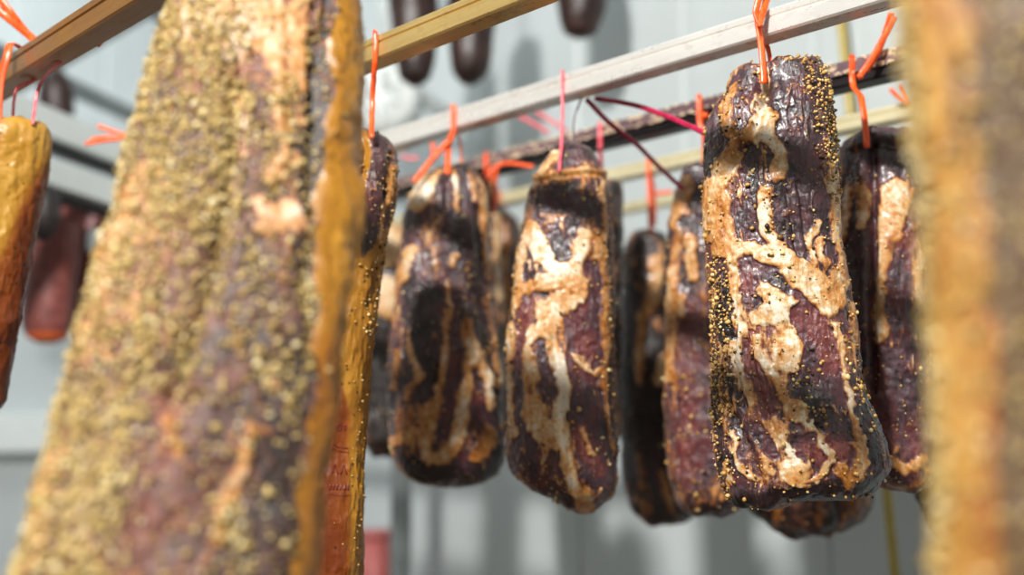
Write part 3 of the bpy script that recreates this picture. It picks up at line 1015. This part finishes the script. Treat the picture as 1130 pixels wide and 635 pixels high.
# --- amber rind slab on the golden rod
Yb = rod_Y(D['B'], 398)
rows = [(146, 384, 404), (148, 378, 414), (153, 372, 424), (163, 366, 435), (178, 360, 440), (210, 357, 438), (240, 355, 434), (270, 352, 428), (321, 348, 420), (385, 342, 411), (500, 336, 403), (635, 332, 400), (760, 330, 398), (775, 345, 385)]
mb_, tb_ = meat('bacon_slab', 'narrow cured slab with amber rind and red ink stamp hanging from the golden rod', 'cured meat', rows, Yb, M_MEAT_D,
                nv=260, na=200, dr=0.9, n_exp=2.6, lean_tone=0.55, fat_tone=0.3, fat_bias=-0.10, seed=22, amp=0.7,
                rind=lambda x, y, s: ((x < 404 + 6 * np.sin(y / 23.) - np.clip((y - 150) * .03, 0, 9)) | (y > 285 - (x - 404) * 1.2)),
                rind_tone=lambda X, Y, q: np.clip(0.62 + 0.2 * fbm(q * 30, 5, 3) - 0.52 * np.clip((np.where(Y > 400, (385 - X) / 8 + 0.5, -1)), 0, 1) * np.clip((Y - 400 - (X - 370) * 3.) / 12, 0, 1), 0, 1),
                creases=[(0.010, 4, [(392, 146), (404, 175), (398, 200)]), (0.005, 4, [(432, 175), (424, 270), (408, 340)])],
                strokes=[('F', 4, [(433, 190), (420, 270)]), ('L', 12, [(418, 180), (412, 250)])],
                pepper=[(8, 1.0, [(433, 180), (428, 240), (420, 300), (410, 370)]), (14, .5, [(412, 180), (408, 260)]), (8, .25, [(400, 300), (392, 600)])],
                pep_n=520, pep_r=0.0013, pep_base=0.03, group=G)
lo = over_rod('B', 410, 0.013, 0.026)
cord(mb_, [[P(410, 152, Yb - 0.04), P(411, 110, Yb - 0.02)] + lo[:5] + [P(412, 100, Yb + .012), P(410, 150, Yb)]], M_ORANGE, 0.0022, 0.0009)
# ink stamp on the rind: two short rows of characters between rules
o0 = Vector(mb_.location)
bpy.context.view_layer.update()
dg = bpy.context.evaluated_depsgraph_get()
rind_o = [c for c in mb_.children if c.name.startswith('rind')][0]


def on_rind(px, py):
    org_ = Vector((0, 0, H0)) - o0
    dr_ = (P(px, py, Yb) - Vector((0, 0, H0))).normalized()
    hit, loc, nrm, _ = rind_o.ray_cast(org_, dr_)
    return (loc + nrm * 0.0004, nrm) if hit else (P(px, py, Yb - 0.05) - o0, Vector((0, -1, 0)))


mb = MB()


def ink(pts, r=0.0006):
    pp = []
    for (x0, y0), (x1, y1) in zip(pts[:-1], pts[1:]):
        for k in range(4):
            pp.append(on_rind(x0 + (x1 - x0) * k / 4, y0 + (y1 - y0) * k / 4)[0])
    pp.append(on_rind(*pts[-1])[0])
    mb.tube(pp, r, 0.00025, 6, flat_dir=Vector((0, 1, 0)))


ink([(372, 468), (372, 476), (376, 475), (377, 470), (372, 468)])
ink([(380, 468), (380, 476), (383, 472), (380, 468)])
ink([(365, 489), (373, 494), (384, 495)]); ink([(364, 494), (373, 498), (385, 500)])
ink([(366, 523), (369, 512), (373, 524)]); ink([(376, 524), (379, 512), (383, 524)])
for x in (364, 368, 372, 376, 380, 384):
    ink([(x, 535), (x, 541)], 0.0011)
ink([(363, 545), (373, 547), (386, 547)], 0.0004)
mb.build('ink_stamp', M_INK, mb_, True)['label'] = 'dark red ink stamp'

# --- big blurred slab in the left foreground
Ya = rod_Y(D['A'], 290)
rows = [(-62, 245, 345), (-56, 226, 372), (-42, 208, 390), (0, 190, 401), (100, 163, 401), (200, 137, 401), (300, 110, 391), (350, 97, 384), (400, 85, 378), (500, 62, 362), (635, 36, 344), (740, 20, 335), (765, 50, 300)]
SA = [('F', 26, [(225, 40), (245, 10), (260, 60)]), ('F', 12, [(295, 20), (300, 70)]), ('F', 14, [(275, 240), (290, 250), (310, 245)]), ('F', 6, [(268, 130), (266, 180)]),
      ('F', 10, [(335, -20), (338, 60), (325, 110)]), ('L', 6, [(366, -20), (362, 80), (350, 200)]), ('L', 14, [(338, 140), (345, 240), (340, 370)]), ('F', 6, [(320, 240), (330, 260), (345, 262)]),
      ('L', 12, [(250, 120), (255, 260), (220, 340), (190, 470)]), ('L', 20, [(240, 400), (260, 500)]), ('L', 12, [(180, 520), (190, 600)]), ('L', 22, [(310, 440), (300, 560), (300, 620)]),
      ('F', 7, [(270, 480), (262, 530), (240, 590)]), ('F', 8, [(110, 540), (100, 600)]), ('F', 6, [(300, 90), (310, 160), (300, 210)]), ('F', 6, [(322, 20), (318, 120)]), ('L', 5, [(348, 20), (344, 110)]), ('F', 5, [(185, 470), (192, 500)]), ('L', 8, [(270, 220), (262, 330)])]
TA = [('f', 40, 0.75, [(225, 40), (260, 60)]), ('f', 30, 0.62, [(275, 240), (310, 245)]), ('f', 20, 0.95, [(266, 150)]), ('f', 20, 0.12, [(335, -20), (338, 100)]), ('l', 22, 0.08, [(340, 140), (345, 370), (320, 420)]),
      ('l', 30, 0.62, [(190, 440), (190, 500)]), ('l', 40, 0.40, [(240, 480), (240, 560)]), ('l', 30, 0.15, [(310, 440), (305, 620)]), ('f', 20, 0.25, [(265, 500), (240, 600)]), ('l', 10, 0.1, [(365, 0), (352, 180)]),  # low tones painted dark for the shade over the slab's lower half
      ('l', 30, 0.9, [(300, 0), (240, 120)]), ('f', 16, 0.3, [(300, 90), (322, 160)]), ('l', 14, 0.9, [(180, 440), (190, 490)])]
ma_, ta_ = meat('bacon_slab', 'huge blurred pepper-crusted slab with amber rind edge in the left foreground', 'cured meat', rows, Ya - 0.01, M_BACON,
                nv=300, na=300, dr=0.42, n_exp=3.0, strokes=SA, tones=TA, lean_tone=0.5, fat_tone=0.45, fat_bias=-0.13, seed=31, warp=8, stretch=0.35, Y_bot=Ya - 0.17, amp=1.1,
                rind=lambda x, y, s: (x > np.interp(y, [-90, 0, 150, 260, 300, 450, 635], [352, 372, 362, 345, 352, 338, 318]) + 3 * np.sin(y / 13.)) & (s < 0.97),
                rind_tone=lambda X, Y, q: 0.62 + 0.2 * fbm(q * 25, 5, 3) - 0.15 * np.clip((Y - 300) / 300, 0, 1),  # rind colour darkens downward, shade put into the tone
                creases=[(0.007, 9, [(350, 60), (345, 200), (340, 380)]), (0.006, 8, [(262, 80), (256, 200), (235, 320), (190, 450)]), (0.004, 8, [(365, 0), (352, 150)])],
                pepper=[(60, 1.0, [(215, 60), (150, 200), (130, 330), (90, 520), (70, 650)]), (45, 0.8, [(250, 140), (210, 300), (170, 400)]), (28, 0.9, [(300, 130), (300, 200)]), (35, .45, [(300, 300), (280, 400)]),
                        (50, 0.16, [(240, 460), (220, 620)]), (14, .5, [(340, 150), (340, 360), (310, 460)]), (20, .5, [(250, 560), (255, 620)])],
                pep_n=11500, pep_r=0.0015, pep_base=0.10, pep_mat=M_PEPPER_P, group=G)
lo = over_rod('A', 290, 0.014, 0.030)
cord(ma_, [[P(288, -52, Ya - 0.01), P(288, -75, Ya - 0.02)] + lo[:5] + [P(294, -75, Ya + .012), P(294, -52, Ya + .01)]], M_ORANGE, 0.003, 0.0012)

# --- right foreground slab
Yr_ = rod_Y(D['A'], 1150) + 0.07
rows = [(-230, 1080, 1230), (-220, 1045, 1270), (-180, 1015, 1310), (-60, 1000, 1320), (0, 1000, 1322), (100, 1006, 1325), (200, 1018, 1330), (300, 1032, 1335), (400, 1039, 1340), (500, 1042, 1342), (640, 1048, 1344), (760, 1060, 1335), (790, 1100, 1290)]
SR = [('F', 40, [(1020, -100), (1040, 150), (1060, 300), (1080, 500), (1085, 640)]), ('F', 26, [(1060, 420), (1080, 640)]), ('L', 5, [(1062, 80), (1066, 170)]), ('L', 40, [(1130, -100), (1125, 150), (1150, 400), (1160, 650)])]
TR = [('f', 60, 0.30, [(1020, -50), (1060, 300), (1085, 640)]), ('f', 20, 0.12, [(1045, 250), (1060, 350)]), ('l', 60, 0.35, [(1130, 50), (1150, 600)]), ('f', 14, 0.0, [(1103, 350), (1112, 600)])]
mr_, tr_ = meat('bacon_slab', 'very blurred amber slab filling the right edge of the frame', 'cured meat', rows, Yr_, M_TAN,
                nv=220, na=220, dr=0.45, n_exp=2.4, strokes=SR, tones=TR, lean_tone=0.45, fat_tone=0.3, fat_bias=-0.05, seed=41, warp=8, amp=0.7,
                pepper=[(16, 1.0, [(1002, -100), (1012, 100), (1030, 300), (1045, 500), (1050, 640)]), (60, 0.12, [(1120, 0), (1140, 300), (1150, 640)])],
                pep_n=2200, pep_r=0.0016, pep_base=0.03, pep_mat=M_PEPPER_P, group=G)
lo = over_rod('A', 1150, 0.014, 0.030)
cord(mr_, [[P(1150, -215, Yr_ - 0.01), P(1150, -232, Yr_ - 0.02)] + lo[:5] + [P(1156, -232, Yr_ + .012), P(1156, -215, Yr_ + .01)]], M_ORANGE, 0.002, 0.0009)

# --- small rind piece at the left edge
Yl = rod_Y(D['A'], 15)
rows = [(133, 10, 34), (136, -8, 44), (143, -22, 51), (155, -32, 54), (180, -38, 52), (230, -44, 43), (300, -52, 29), (380, -62, 14), (430, -66, 5), (450, -60, -2), (458, -45, -18)]
ml_, tl_ = meat('bacon_slab', 'small amber and red-rinded piece hanging by two strings at the left edge', 'cured meat', rows, Yl, M_MEAT_D,
                nv=160, na=140, dr=0.8, n_exp=2.6, seed=51, amp=0.8, lean_tone=0.6, fat_tone=0.2,
                rind=lambda x, y, s: s < 2,
                rind_tone=lambda X, Y, q: np.clip(0.92 + 0.15 * fbm(q * 30, 7, 3) - 0.90 * np.clip((X - (48 - (Y - 170) * 0.42)) / 14 + 0.5, 0, 1) * np.clip((Y - 150) / 60, 0, 1) - 0.45 * np.clip((5 - X) / 8, 0, 1) * np.clip((175 - Y) / 20, 0, 1), 0, 1),
                group=G)
w_, h_ = 0.014, 0.030
dA, zA = D['A'], Z['A']
f45, f10 = rod_s(dA, 47), rod_s(dA, 14)
cord(ml_, [[P(36, 138, Yl - 0.02), P(43, 95, Yl - 0.01), rod_pt(dA + .002, rod_s(dA, 48), zA - 0.002), rod_pt(dA + w_ + .002, rod_s(dA, 50), zA + .01)],
           [P(14, 137, Yl - 0.01), P(18, 100, Yl), rod_pt(dA + .004, rod_s(dA, 19), zA - .002), rod_pt(dA + w_ + .002, rod_s(dA, 20), zA + .01)]], M_PINK, 0.0014, 0.0009)
cord(ml_, [[P(-2, 150, Yl - 0.03), P(0, 96, Yl - 0.03), P(8, 60, Yl - .03), P(13, 48, Yl - 0.02), rod_pt(dA, rod_s(dA, 14), zA + h_ + .003)],
           [rod_pt(dA, rod_s(dA, 30), zA + h_ + .001), P(30, 37, Yl - .01), P(10, 12, Yl - .02), P(-14, -20, Yl - .02)],
           [P(30, 37, Yl - .01), P(4, 16, Yl - .02), P(-20, -2, Yl - .02)]], M_ORANGE, 0.0034, 0.0012, 'orange_tape')
cord(ml_, [[rod_pt(dA + w_ + .003, rod_s(dA, 80), zA + .004), P(88, 40, Yl + .03), P(100, 33, Yl + .05)], [P(55, 70, Yl + .05), P(66, 58, Yl + .03), P(80, 44, Yl + .02)]], M_ORANGE, 0.003, 0.0012, 'loose_tape')

# --- pieces on the black rod
Yd = rod_Y(D['D'], 978)
rows = [(144, 960, 1000), (147, 945, 1012), (155, 933, 1020), (170, 926, 1025), (200, 922, 1030), (260, 922, 1036), (330, 924, 1038), (400, 926, 1036), (470, 936, 1034), (510, 945, 1032), (530, 955, 1026), (541, 975, 1014)]
SD = [('L', 40, [(975, 165), (990, 185)]), ('F', 5, [(938, 215), (933, 262)]), ('F', 5, [(953, 215), (955, 255)]), ('F', 13, [(988, 222), (980, 262)]), ('F', 6, [(978, 280), (971, 330), (970, 372)]), ('F', 4, [(1012, 290), (1015, 335)]),
      ('L', 5, [(963, 170), (964, 300)]), ('L', 9, [(995, 300), (990, 360)]), ('L', 12, [(948, 290), (945, 400)]), ('F', 4, [(985, 510), (1000, 520), (1015, 505)]), ('L', 14, [(990, 400), (1000, 480)])]
md1, _ = meat('cured_pork_neck', 'reddish pork neck with a deep vertical groove, just right of the largest neck', 'cured meat', rows, Yd, M_MEAT,
              nv=220, na=200, dr=0.85, n_exp=2.4, strokes=SD, seed=61, lean_tone=0.55, fat_tone=0.45, fat_bias=-0.10, warp=3,
              tones=[('l', 30, 0.30, [(960, 165), (1010, 185)]), ('l', 14, 0.3, [(948, 250), (945, 420)]), ('l', 12, 0.9, [(985, 270), (1020, 285)]), ('f', 14, 0.35, [(985, 240), (1010, 250)]), ('l', 14, .6, [(990, 330), (990, 370)])],
              creases=[(0.012, 6, [(962, 160), (964, 300), (962, 430)]), (0.006, 4, [(940, 172), (975, 168), (1020, 180)])],
              pepper=[(14, .5, [(960, 480), (1000, 470)])], pep_n=420, pep_r=0.0014, pep_base=0.1, group=G)
lo = over_rod('D', 950, 0.016, 0.024)
cord(md1, [[P(957, 163, Yd - 0.05), P(951, 110, Yd - 0.035)] + lo[:5], tail([(950, 82, Yd - .03), (962, 65, Yd - .035), (988, 18, Yd - .05)]), tail([(956, 78, Yd - .03), (972, 50, Yd - .03), (984, 14, Yd - .05)])],
     M_ORANGE, 0.0028, 0.0012, knots=[(P(949, 84, Yd - .035), 0.004)])

Yd = rod_Y(D['D'], 772)
rows = [(180, 764, 778), (183, 757, 790), (192, 751, 800), (210, 744, 808), (240, 738, 812), (300, 735, 818), (380, 736, 822), (450, 735, 826), (500, 736, 828), (540, 742, 826), (562, 755, 815), (572, 770, 800)]
md2, _ = meat('cured_pork_neck', 'slim mottled pork neck partly hidden behind the largest neck, with crimson strings near its top', 'cured meat', rows, Yd, M_MEAT,
              nv=200, na=180, dr=0.85, n_exp=2.4, seed=71, lean_tone=0.42, fat_tone=0.4, fat_bias=-0.24, warp=3,
              strokes=[('F', 8, [(758, 205), (750, 225), (748, 250)]), ('F', 6, [(762, 270), (764, 310)]), ('F', 4, [(742, 300), (741, 420)]), ('L', 12, [(762, 340), (764, 400)]), ('L', 12, [(758, 440), (762, 520)]), ('F', 4, [(750, 330), (752, 350)]), ('L', 8, [(756, 250), (770, 250)])],
              tones=[('f', 20, 0.3, [(750, 210), (748, 260)]), ('f', 10, 0.6, [(764, 280), (764, 310)]), ('l', 20, .72, [(765, 340), (760, 520)])],
              pepper=[(16, .6, [(760, 420), (765, 520)])], pep_n=420, pep_r=0.0015, pep_base=0.12, group=G)
YC = rod_Y(D['C'], 645)
cord(md2, [[rod_pt(D['C'] + .006, rod_s(D['C'], 645), Z['C'] - .0045), P(672, 135, YC + .03), P(703, 160, YC + .06), P(727, 184, YC + .1), P(753, 208, Yd - .05)],
           [rod_pt(D['C'] + .010, rod_s(D['C'], 652), Z['C'] - .0045), P(700, 116, YC - .02), P(740, 130, YC - .06), P(778, 147, Ym + .07)]], M_CRIMSON, 0.0024, 0.0016)
lo = over_rod('D', 776, 0.016, 0.024)
cord(md2, [[P(778, 192, Yd - 0.01), P(777, 150, Yd - 0.03)] + lo[:5], tail([(777, 128, Yd - .03), (786, 132, Yd - .03), (792, 128, Yd - .03)])], M_ORANGE, 0.0028, 0.0012, knots=[(P(778, 128, Yd - .033), 0.005)])


def back_piece(label, rows, key, px, seed, string=None, mat=M_MEAT_D, dY=0.0, **kw):
    Yk = rod_Y(D[key], px) + dY
    kw.setdefault('pep_n', 90)
    m, t = meat('cured_pork_neck', label, 'cured meat', rows, Yk, mat, nv=130, na=110, dr=0.8, n_exp=2.4, seed=seed,
                pep_r=0.0014, group=G, warp=3, **kw)
    w, h = {'D': (.016, .024), 'E': (.013, .020), 'F': (.013, .016)}[key]
    lo = over_rod(key, px, w, h)
    y0 = rows[0][0]
    cord(m, [[P(px, y0 + 8, Yk - 0.02)] + lo[:5]], string or M_ORANGE, 0.0024, 0.0011, knots=[(lo[0], 0.004)])
    return m


# behind and left of the first neck
back_piece('dark pork neck with pale shoulder between the rind slab and the leftmost neck', [(248, 425, 436), (252, 412, 445), (262, 402, 452), (290, 398, 456), (340, 396, 458), (400, 396, 456), (460, 398, 452), (490, 402, 448), (503, 412, 438)], 'D', 428, 81,
           strokes=[('F', 16, [(430, 262), (426, 290), (428, 335)]), ('L', 6, [(415, 300), (440, 303)])], tones=[('f', 20, 0.75, [(430, 262), (426, 330)]), ('l', 40, 0.1, [(420, 400), (420, 480)])], lean_tone=0.15, fat_bias=-0.35)
# right behind the first neck
back_piece('narrow dark neck edge just right of the leftmost neck, hung by a curled orange string', [(194, 528, 538), (197, 522, 544), (203, 516, 548), (215, 512, 551), (260, 510, 553), (340, 508, 556), (420, 506, 558), (470, 510, 556), (492, 518, 548)], 'D', 536, 91, fat_bias=-0.2,
           strokes=[('F', 5, [(540, 196), (546, 215)]), ('F', 3, [(548, 240), (550, 330)])], lean_tone=0.3, dY=0.095)
back_piece('dim amber-fatted neck glimpsed between the leftmost and the pink-stringed necks', [(232, 548, 556), (236, 541, 566), (250, 534, 574), (290, 530, 578), (360, 528, 580), (430, 530, 580), (470, 534, 576), (482, 545, 566)], 'E', 550, 95,
           strokes=[('F', 4, [(560, 245), (556, 300), (555, 400)]), ('F', 5, [(548, 250), (552, 330)])], lean_tone=0.25, fat_tone=0.2, dY=0.06)
back_piece('dark neck peeking out behind the right side of the pink-stringed neck', [(196, 668, 674), (200, 655, 684), (210, 645, 688), (240, 640, 689), (320, 638, 688), (420, 640, 686), (480, 645, 684), (500, 655, 676)], 'D', 664, 101, lean_tone=0.35, dY=0.03, string=M_PINK)
# the pair on the far rods
back_piece('tall shadowed pork neck hanging from a far cream rod left of the crimson string', [(256, 706, 722), (259, 698, 732), (267, 692, 738), (290, 688, 744), (340, 685, 748), (420, 683, 752), (500, 684, 762), (545, 690, 768), (566, 700, 768), (577, 716, 752)], 'E', 718, 111,
           strokes=[('F', 7, [(722, 275), (726, 300), (718, 340)]), ('F', 4, [(708, 350), (705, 420)]), ('F', 3, [(740, 560), (730, 520)]), ('L', 12, [(712, 270), (715, 275)]), ('F', 6, [(733, 400), (728, 420)])],
           tones=[('f', 12, .8, [(733, 400), (728, 420)]), ('f', 14, .5, [(715, 290), (722, 330)])], lean_tone=0.25, fat_tone=0.4, fat_bias=-0.2, pep_n=160)
back_piece('ragged dark pork neck whose foot shows beneath the largest neck', [(190, 850, 890), (200, 838, 906), (260, 826, 930), (350, 820, 945), (450, 815, 955), (520, 818, 960), (560, 824, 956), (575, 842, 946), (585, 862, 930), (592, 880, 915)], 'E', 872, 121,
           strokes=[('F', 3, [(860, 555), (858, 575)]), ('F', 3, [(905, 550), (902, 570)])], lean_tone=0.2, fat_tone=0.2, amp=1.8)
back_piece('almost black neck low between the reddish neck and the right edge slab', [(230, 1030, 1060), (240, 1018, 1072), (300, 1010, 1085), (400, 1005, 1090), (500, 1004, 1092), (545, 1010, 1090), (575, 1022, 1085), (600, 1038, 1076), (610, 1048, 1068)], 'E', 1045, 131,
           lean_tone=0.12, fat_tone=0.1, fat_bias=-0.3)

# loose orange tape ends hanging on the black and cream rods
for lab, paths, mat in (
    ('orange tape knotted on the black rod beside the pink-stringed neck', [[(540, 202, 1.55), (542, 188, 1.55), (552, 182, 1.55), (562, 180, 1.55), (588, 184, 1.5)], [(545, 235, 1.58), (546, 205, 1.56), (548, 186, 1.55)]], M_ORANGE),
    ('orange tape hanging from the upper cream rod above the far shadowed neck', [[(716, 185, 1.66), (717, 215, 1.66), (719, 250, 1.66)], [(722, 250, 1.67), (722, 220, 1.67), (718, 186, 1.66)], [(722, 214, 1.66), (742, 212, 1.66)]], M_ORANGE),
    ('pink twine end trailing under the bright rod left of the pink-stringed neck', [[(572, 128, 1.7), (588, 136, 1.7), (606, 147, 1.7)], [(590, 122, 1.7), (606, 132, 1.7), (626, 145, 1.7)]], M_PINK),
    ('short orange tape stub under the bright rod near the rind slab', [[(477, 156, 1.55), (478, 165, 1.55), (477, 173, 1.55)]], M_ORANGE),
    ('faded pink twine stub left of the short orange stub', [[(443, 172, 1.75), (452, 175, 1.75), (462, 174, 1.75)]], M_PINK),
    ('orange tape loop under the black rod at the right edge slab', [[(982, 98, 1.35), (992, 107, 1.35), (1004, 115, 1.35)], [(994, 94, 1.35), (1000, 104, 1.35), (1006, 116, 1.35)]], M_ORANGE),
    ('forked orange tape end beside the big left slab', [[(94, 159, 1.4), (115, 155, 1.4), (134, 153, 1.4), (150, 150, 1.4)], [(108, 139, 1.4), (122, 144, 1.4), (140, 150, 1.4)], [(100, 155, 1.4), (112, 152, 1.4), (136, 152, 1.4)]], M_ORANGE),
):
    pts = [[P(*q_) for q_ in p] for p in paths]
    mb = MB()
    c = pts[0][0]
    for p in pts:
        mb.tube(catmull([x - c for x in p], 6), 0.0028, 0.0012, 8)
    ob = mb.build('twine_end', mat, None, True)
    ob.location = c
    ob['label'] = lab
    ob['category'] = 'string'
    ob['group'] = 'loose twine ends'

# ------------------------------------------------------------------ background things
GH = 'dark hams on the far upper rack'


def ham(label, rows, Y, mat, name='smoked_ham', cat='ham', group=GH, n=60, amp=1.0, string_to=None, smat=M_GREY, tip=None, mat2=None):
    ys, xl, xr = smooth_rows(rows, n)
    na = 48
    cen = P((rows[0][1] + rows[0][2]) / 2, rows[0][0], Y)
    vs = []
    for i in range(n):
        c = P((xl[i] + xr[i]) / 2, ys[i], Y)
        a = max((xr[i] - xl[i]) / 2, .5) / F * Y
        for j in range(na):
            t = 2 * PI * j / na
            vs.append((c.x + a * math.cos(t), c.y + a * .85 * math.sin(t), c.z))
    vs = np.array(vs)
    ax = np.repeat(np.array([vs[i * na:(i + 1) * na].mean(0) for i in range(n)]), na, 0)
    vs = vs + (vs - ax) * (0.10 * amp * fbm(vs * 18, len(label), 3))[:, None]
    fs = [(i * na + j, (i + 1) * na + j, (i + 1) * na + (j + 1) % na, i * na + (j + 1) % na) for i in range(n - 1) for j in range(na)]
    fs += [tuple(range(na)), tuple(range((n - 1) * na, n * na))[::-1]]
    root = thing(name, label, cat, cen, group)
    vl = vs - np.array(cen)
    if tip is None:
        mesh_obj('body', vl, fs, mat, root)
    else:
        mesh_obj('body', vl, [f for f in fs if f[0] // na < tip], mat, root)
        mesh_obj('casing_end', vl, [f for f in fs if f[0] // na >= tip], mat2, root)
    if string_to is not None:
        cord(root, [[cen - Vector((0, 0, 0.01)), cen.lerp(string_to, .5), string_to]], smat, 0.003, 0.0015)
    return root


# far upper rod above the frame carries three hams
YH = 2.15
hz = P(550, -170, YH).z
t = thing('rack_rod', 'dull far rod above the frame carrying the three dark hams', 'rod', (P(550, -170, YH).x, YH, hz), 'rods of the far racks')
mb = MB()
mb.profile((-1.6, 0, 0), (0.36, 0, 0), [(-.014, 0), (.014, 0), (.014, .026), (-.014, .026)])
mb.build('square_tube', M_DULL_STEEL, t, False, 0.002)
hr = Vector((0, 0, hz))
ham('leftmost of the three dark hams hanging near the top of the frame', [(-90, 448, 462), (-80, 438, 472), (-40, 430, 482), (0, 428, 484), (40, 433, 483), (75, 437, 480), (88, 442, 474), (95, 452, 464)], YH, M_HAM, string_to=Vector((P(455, -170, YH).x, YH, hz)))
ham('middle one of the three dark hams, behind the golden rod', [(-90, 512, 526), (-80, 502, 538), (-40, 496, 546), (0, 493, 547), (40, 494, 546), (70, 496, 542), (84, 501, 536), (93, 510, 526)], YH, M_HAM, string_to=Vector((P(519, -170, YH).x, YH, hz)))
ham('rightmost of the three dark hams, cut by the top of the frame', [(-120, 632, 648), (-112, 620, 660), (-60, 612, 668), (-20, 611, 672), (10, 613, 670), (28, 618, 663), (38, 625, 657), (42, 634, 648)], YH, M_HAM, string_to=Vector((P(640, -170, YH).x, YH, hz)))

# far trolley at the left: levels of rails running away from us, posts
def bar(mb, p0, p1, w, h):
    mb.profile(p0, p1, [(-w, -h), (w, -h), (w, h), (-w, h)])


ft = thing('trolley_frame', 'white-grey frame of a second trolley seen blurred behind the left edge', 'trolley', P(60, 155, 2.2))
o0 = Vector(ft.location)
dirb = Vector((math.sin(math.radians(14)), math.cos(math.radians(14)), 0))


def rail_at(name, px, py, Y, L0, L1, w, h, mat, d=dirb):
    mb = MB()
    c = P(px, py, Y) - o0
    bar(mb, c + d * L0, c + d * L1, w, h)
    return mb.build(name, mat, ft, False, 0.002)


rail_at('upper_rail', 60, 140, 2.0, -0.7, 0.7, 0.016, 0.026, M_WHITE)
rail_at('lower_rail', 70, 197, 2.0, -0.7, 0.7, 0.016, 0.024, M_WHITE)
rail_at('under_rail_shade', 62, 166, 2.03, -0.7, 0.7, 0.015, 0.008, M_TAR_SHADE)  # dark strips added in place of the shade beneath the rails
rail_at('under_rail_shade', 72, 222, 2.03, -0.7, 0.7, 0.015, 0.007, M_TAR_SHADE)
rail_at('top_rail', 100, 106, 2.6, -0.8, 0.6, 0.014, 0.016, M_DULL_STEEL)
rail_at('cross_rail', 115, 40, 2.6, -0.6, 0.6, 0.012, 0.012, M_DULL_STEEL, RD)
rail_at('overhead_rail', 160, 7, 2.6, -0.6, 0.8, 0.013, 0.013, M_DULL_STEEL)
mb = MB()
c = P(190, 200, 2.45) - o0
mb.box((c.x, c.y, (2.3) / 2 - o0.z), (0.04, 0.04, 2.3), math.radians(-14))
mb.build('post', M_DULL_STEEL, ft, False, 0.003)

up1 = P(60, 140, 2.0)
ham('brown ham hanging behind the twine at the upper left', [(72, 56, 64), (80, 48, 72), (95, 43, 80), (115, 42, 82), (128, 44, 80), (134, 52, 72)], 2.35, M_HAM, group='blurred meats on the far left trolley', string_to=P(60, 45, 2.35))
ham('black smoked ham blurred beside the small amber piece', [(205, 40, 52), (209, 33, 60), (222, 29, 66), (240, 30, 66), (256, 34, 60), (266, 42, 52)], 1.9, M_DARKHAM, group='blurred meats on the far left trolley', string_to=P(46, 190, 1.9))
ham('thick reddish sausage with an orange end, at the left edge', [(224, 60, 72), (228, 52, 80), (243, 42, 88), (280, 34, 88), (320, 27, 82), (350, 24, 79), (366, 27, 76), (375, 34, 70), (379, 42, 60)], 2.12, M_SAUSAGE, 'sausage', 'sausage', 'blurred meats on the far left trolley', amp=.3, tip=54, mat2=M_TIP, string_to=P(66, 196, 2.12))
ham('reddish sausage half hidden by the big left slab', [(220, 98, 108), (224, 90, 116), (240, 82, 122), (280, 80, 124), (320, 78, 122), (350, 76, 119), (366, 80, 114), (376, 88, 104)], 2.22, M_SAUSAGE, 'sausage', 'sausage', 'blurred meats on the far left trolley', amp=.3, string_to=P(102, 206, 2.22))

# rounded white fan housing behind the golden rod
fh = thing('fan_housing', 'rounded white cooling fan housing blurred below the golden rod', 'fan', P(425, 118, 2.6))
o0f = Vector(fh.location)
mb = MB()
n = 40
R = 0.085
prof = [(0.0, -0.10), (R * .8, -0.10), (R, -0.08), (R * 1.02, 0.02), (R * .9, 0.08), (R * .5, 0.09), (0.0, 0.09)]
vs, fs = [], []
for r_, y_ in prof:
    for j in range(n):
        a = 2 * PI * j / n
        vs.append((r_ * math.cos(a), y_, r_ * math.sin(a)))
for i in range(len(prof) - 1):
    for j in range(n):
        fs.append((i * n + j, i * n + (j + 1) % n, (i + 1) * n + (j + 1) % n, (i + 1) * n + j))
mb.add(vs, fs)
mb.build('drum', M_WHITE, fh, True)
mb = MB()
for k in range(5):
    a = k * 2 * PI / 5
    mb.box((0.035 * math.cos(a), -0.105, 0.035 * math.sin(a)), (0.018, 0.004, 0.05), 0)
mb.build('grille', M_DULL_STEEL, fh)
mb = MB()
bar(mb, P(440, 86, 2.6) - o0f, P(500, 135, 2.62) - o0f, 0.012, 0.016)
mb.profile((0, 0, 0), (0.0, 0.0, CEIL - o0f.z), [(-.015, -.015), (.015, -.015), (.015, .015), (-.015, .015)], Vector((0, 1, 0)))
mb.build('bracket', M_DULL_STEEL, fh)

# yellow cord down the wall and a faded red upright
c0 = rod_s(WD - 0.05, 955)
top_, bot_ = P(922, -40, rod_Y(WD - .06, 922)), P(990, 660, rod_Y(WD - .06, 990))
mb = MB()
mb.tube([(top_ - bot_) * (1 - k / 20.0) * 1.0 for k in range(21)], 0.008, 0.006, 8)
ob = mb.build('hanging_cord', M_YELLOW, None, True)
ob.location = bot_
ob['label'] = 'yellow cord hanging at a slant against the back wall, right of the largest neck'
ob['category'] = 'cord'
pc = P(414, 620, 2.75)
rp = thing('bin', 'faded red bin low behind the rind slab', 'bin', (pc.x, pc.y, 0))
mb = MB()
zt_ = P(414, 590, 2.75).z
prof = [(-.05, 0), (.05, 0), (.06, zt_), (-.06, zt_)]
mb.tube([(0, 0, z) for z in np.linspace(0.0, zt_, 8)], 0.035, 0.035, 20)
mb.build('bin_body', M_RED, rp, True)
mb = MB()
mb.tube([(0, 0, zt_ - .01), (0, 0, zt_ + .01)], 0.038, 0.038, 20)
mb.build('rim', M_RED, rp, True)
print('meshes done')
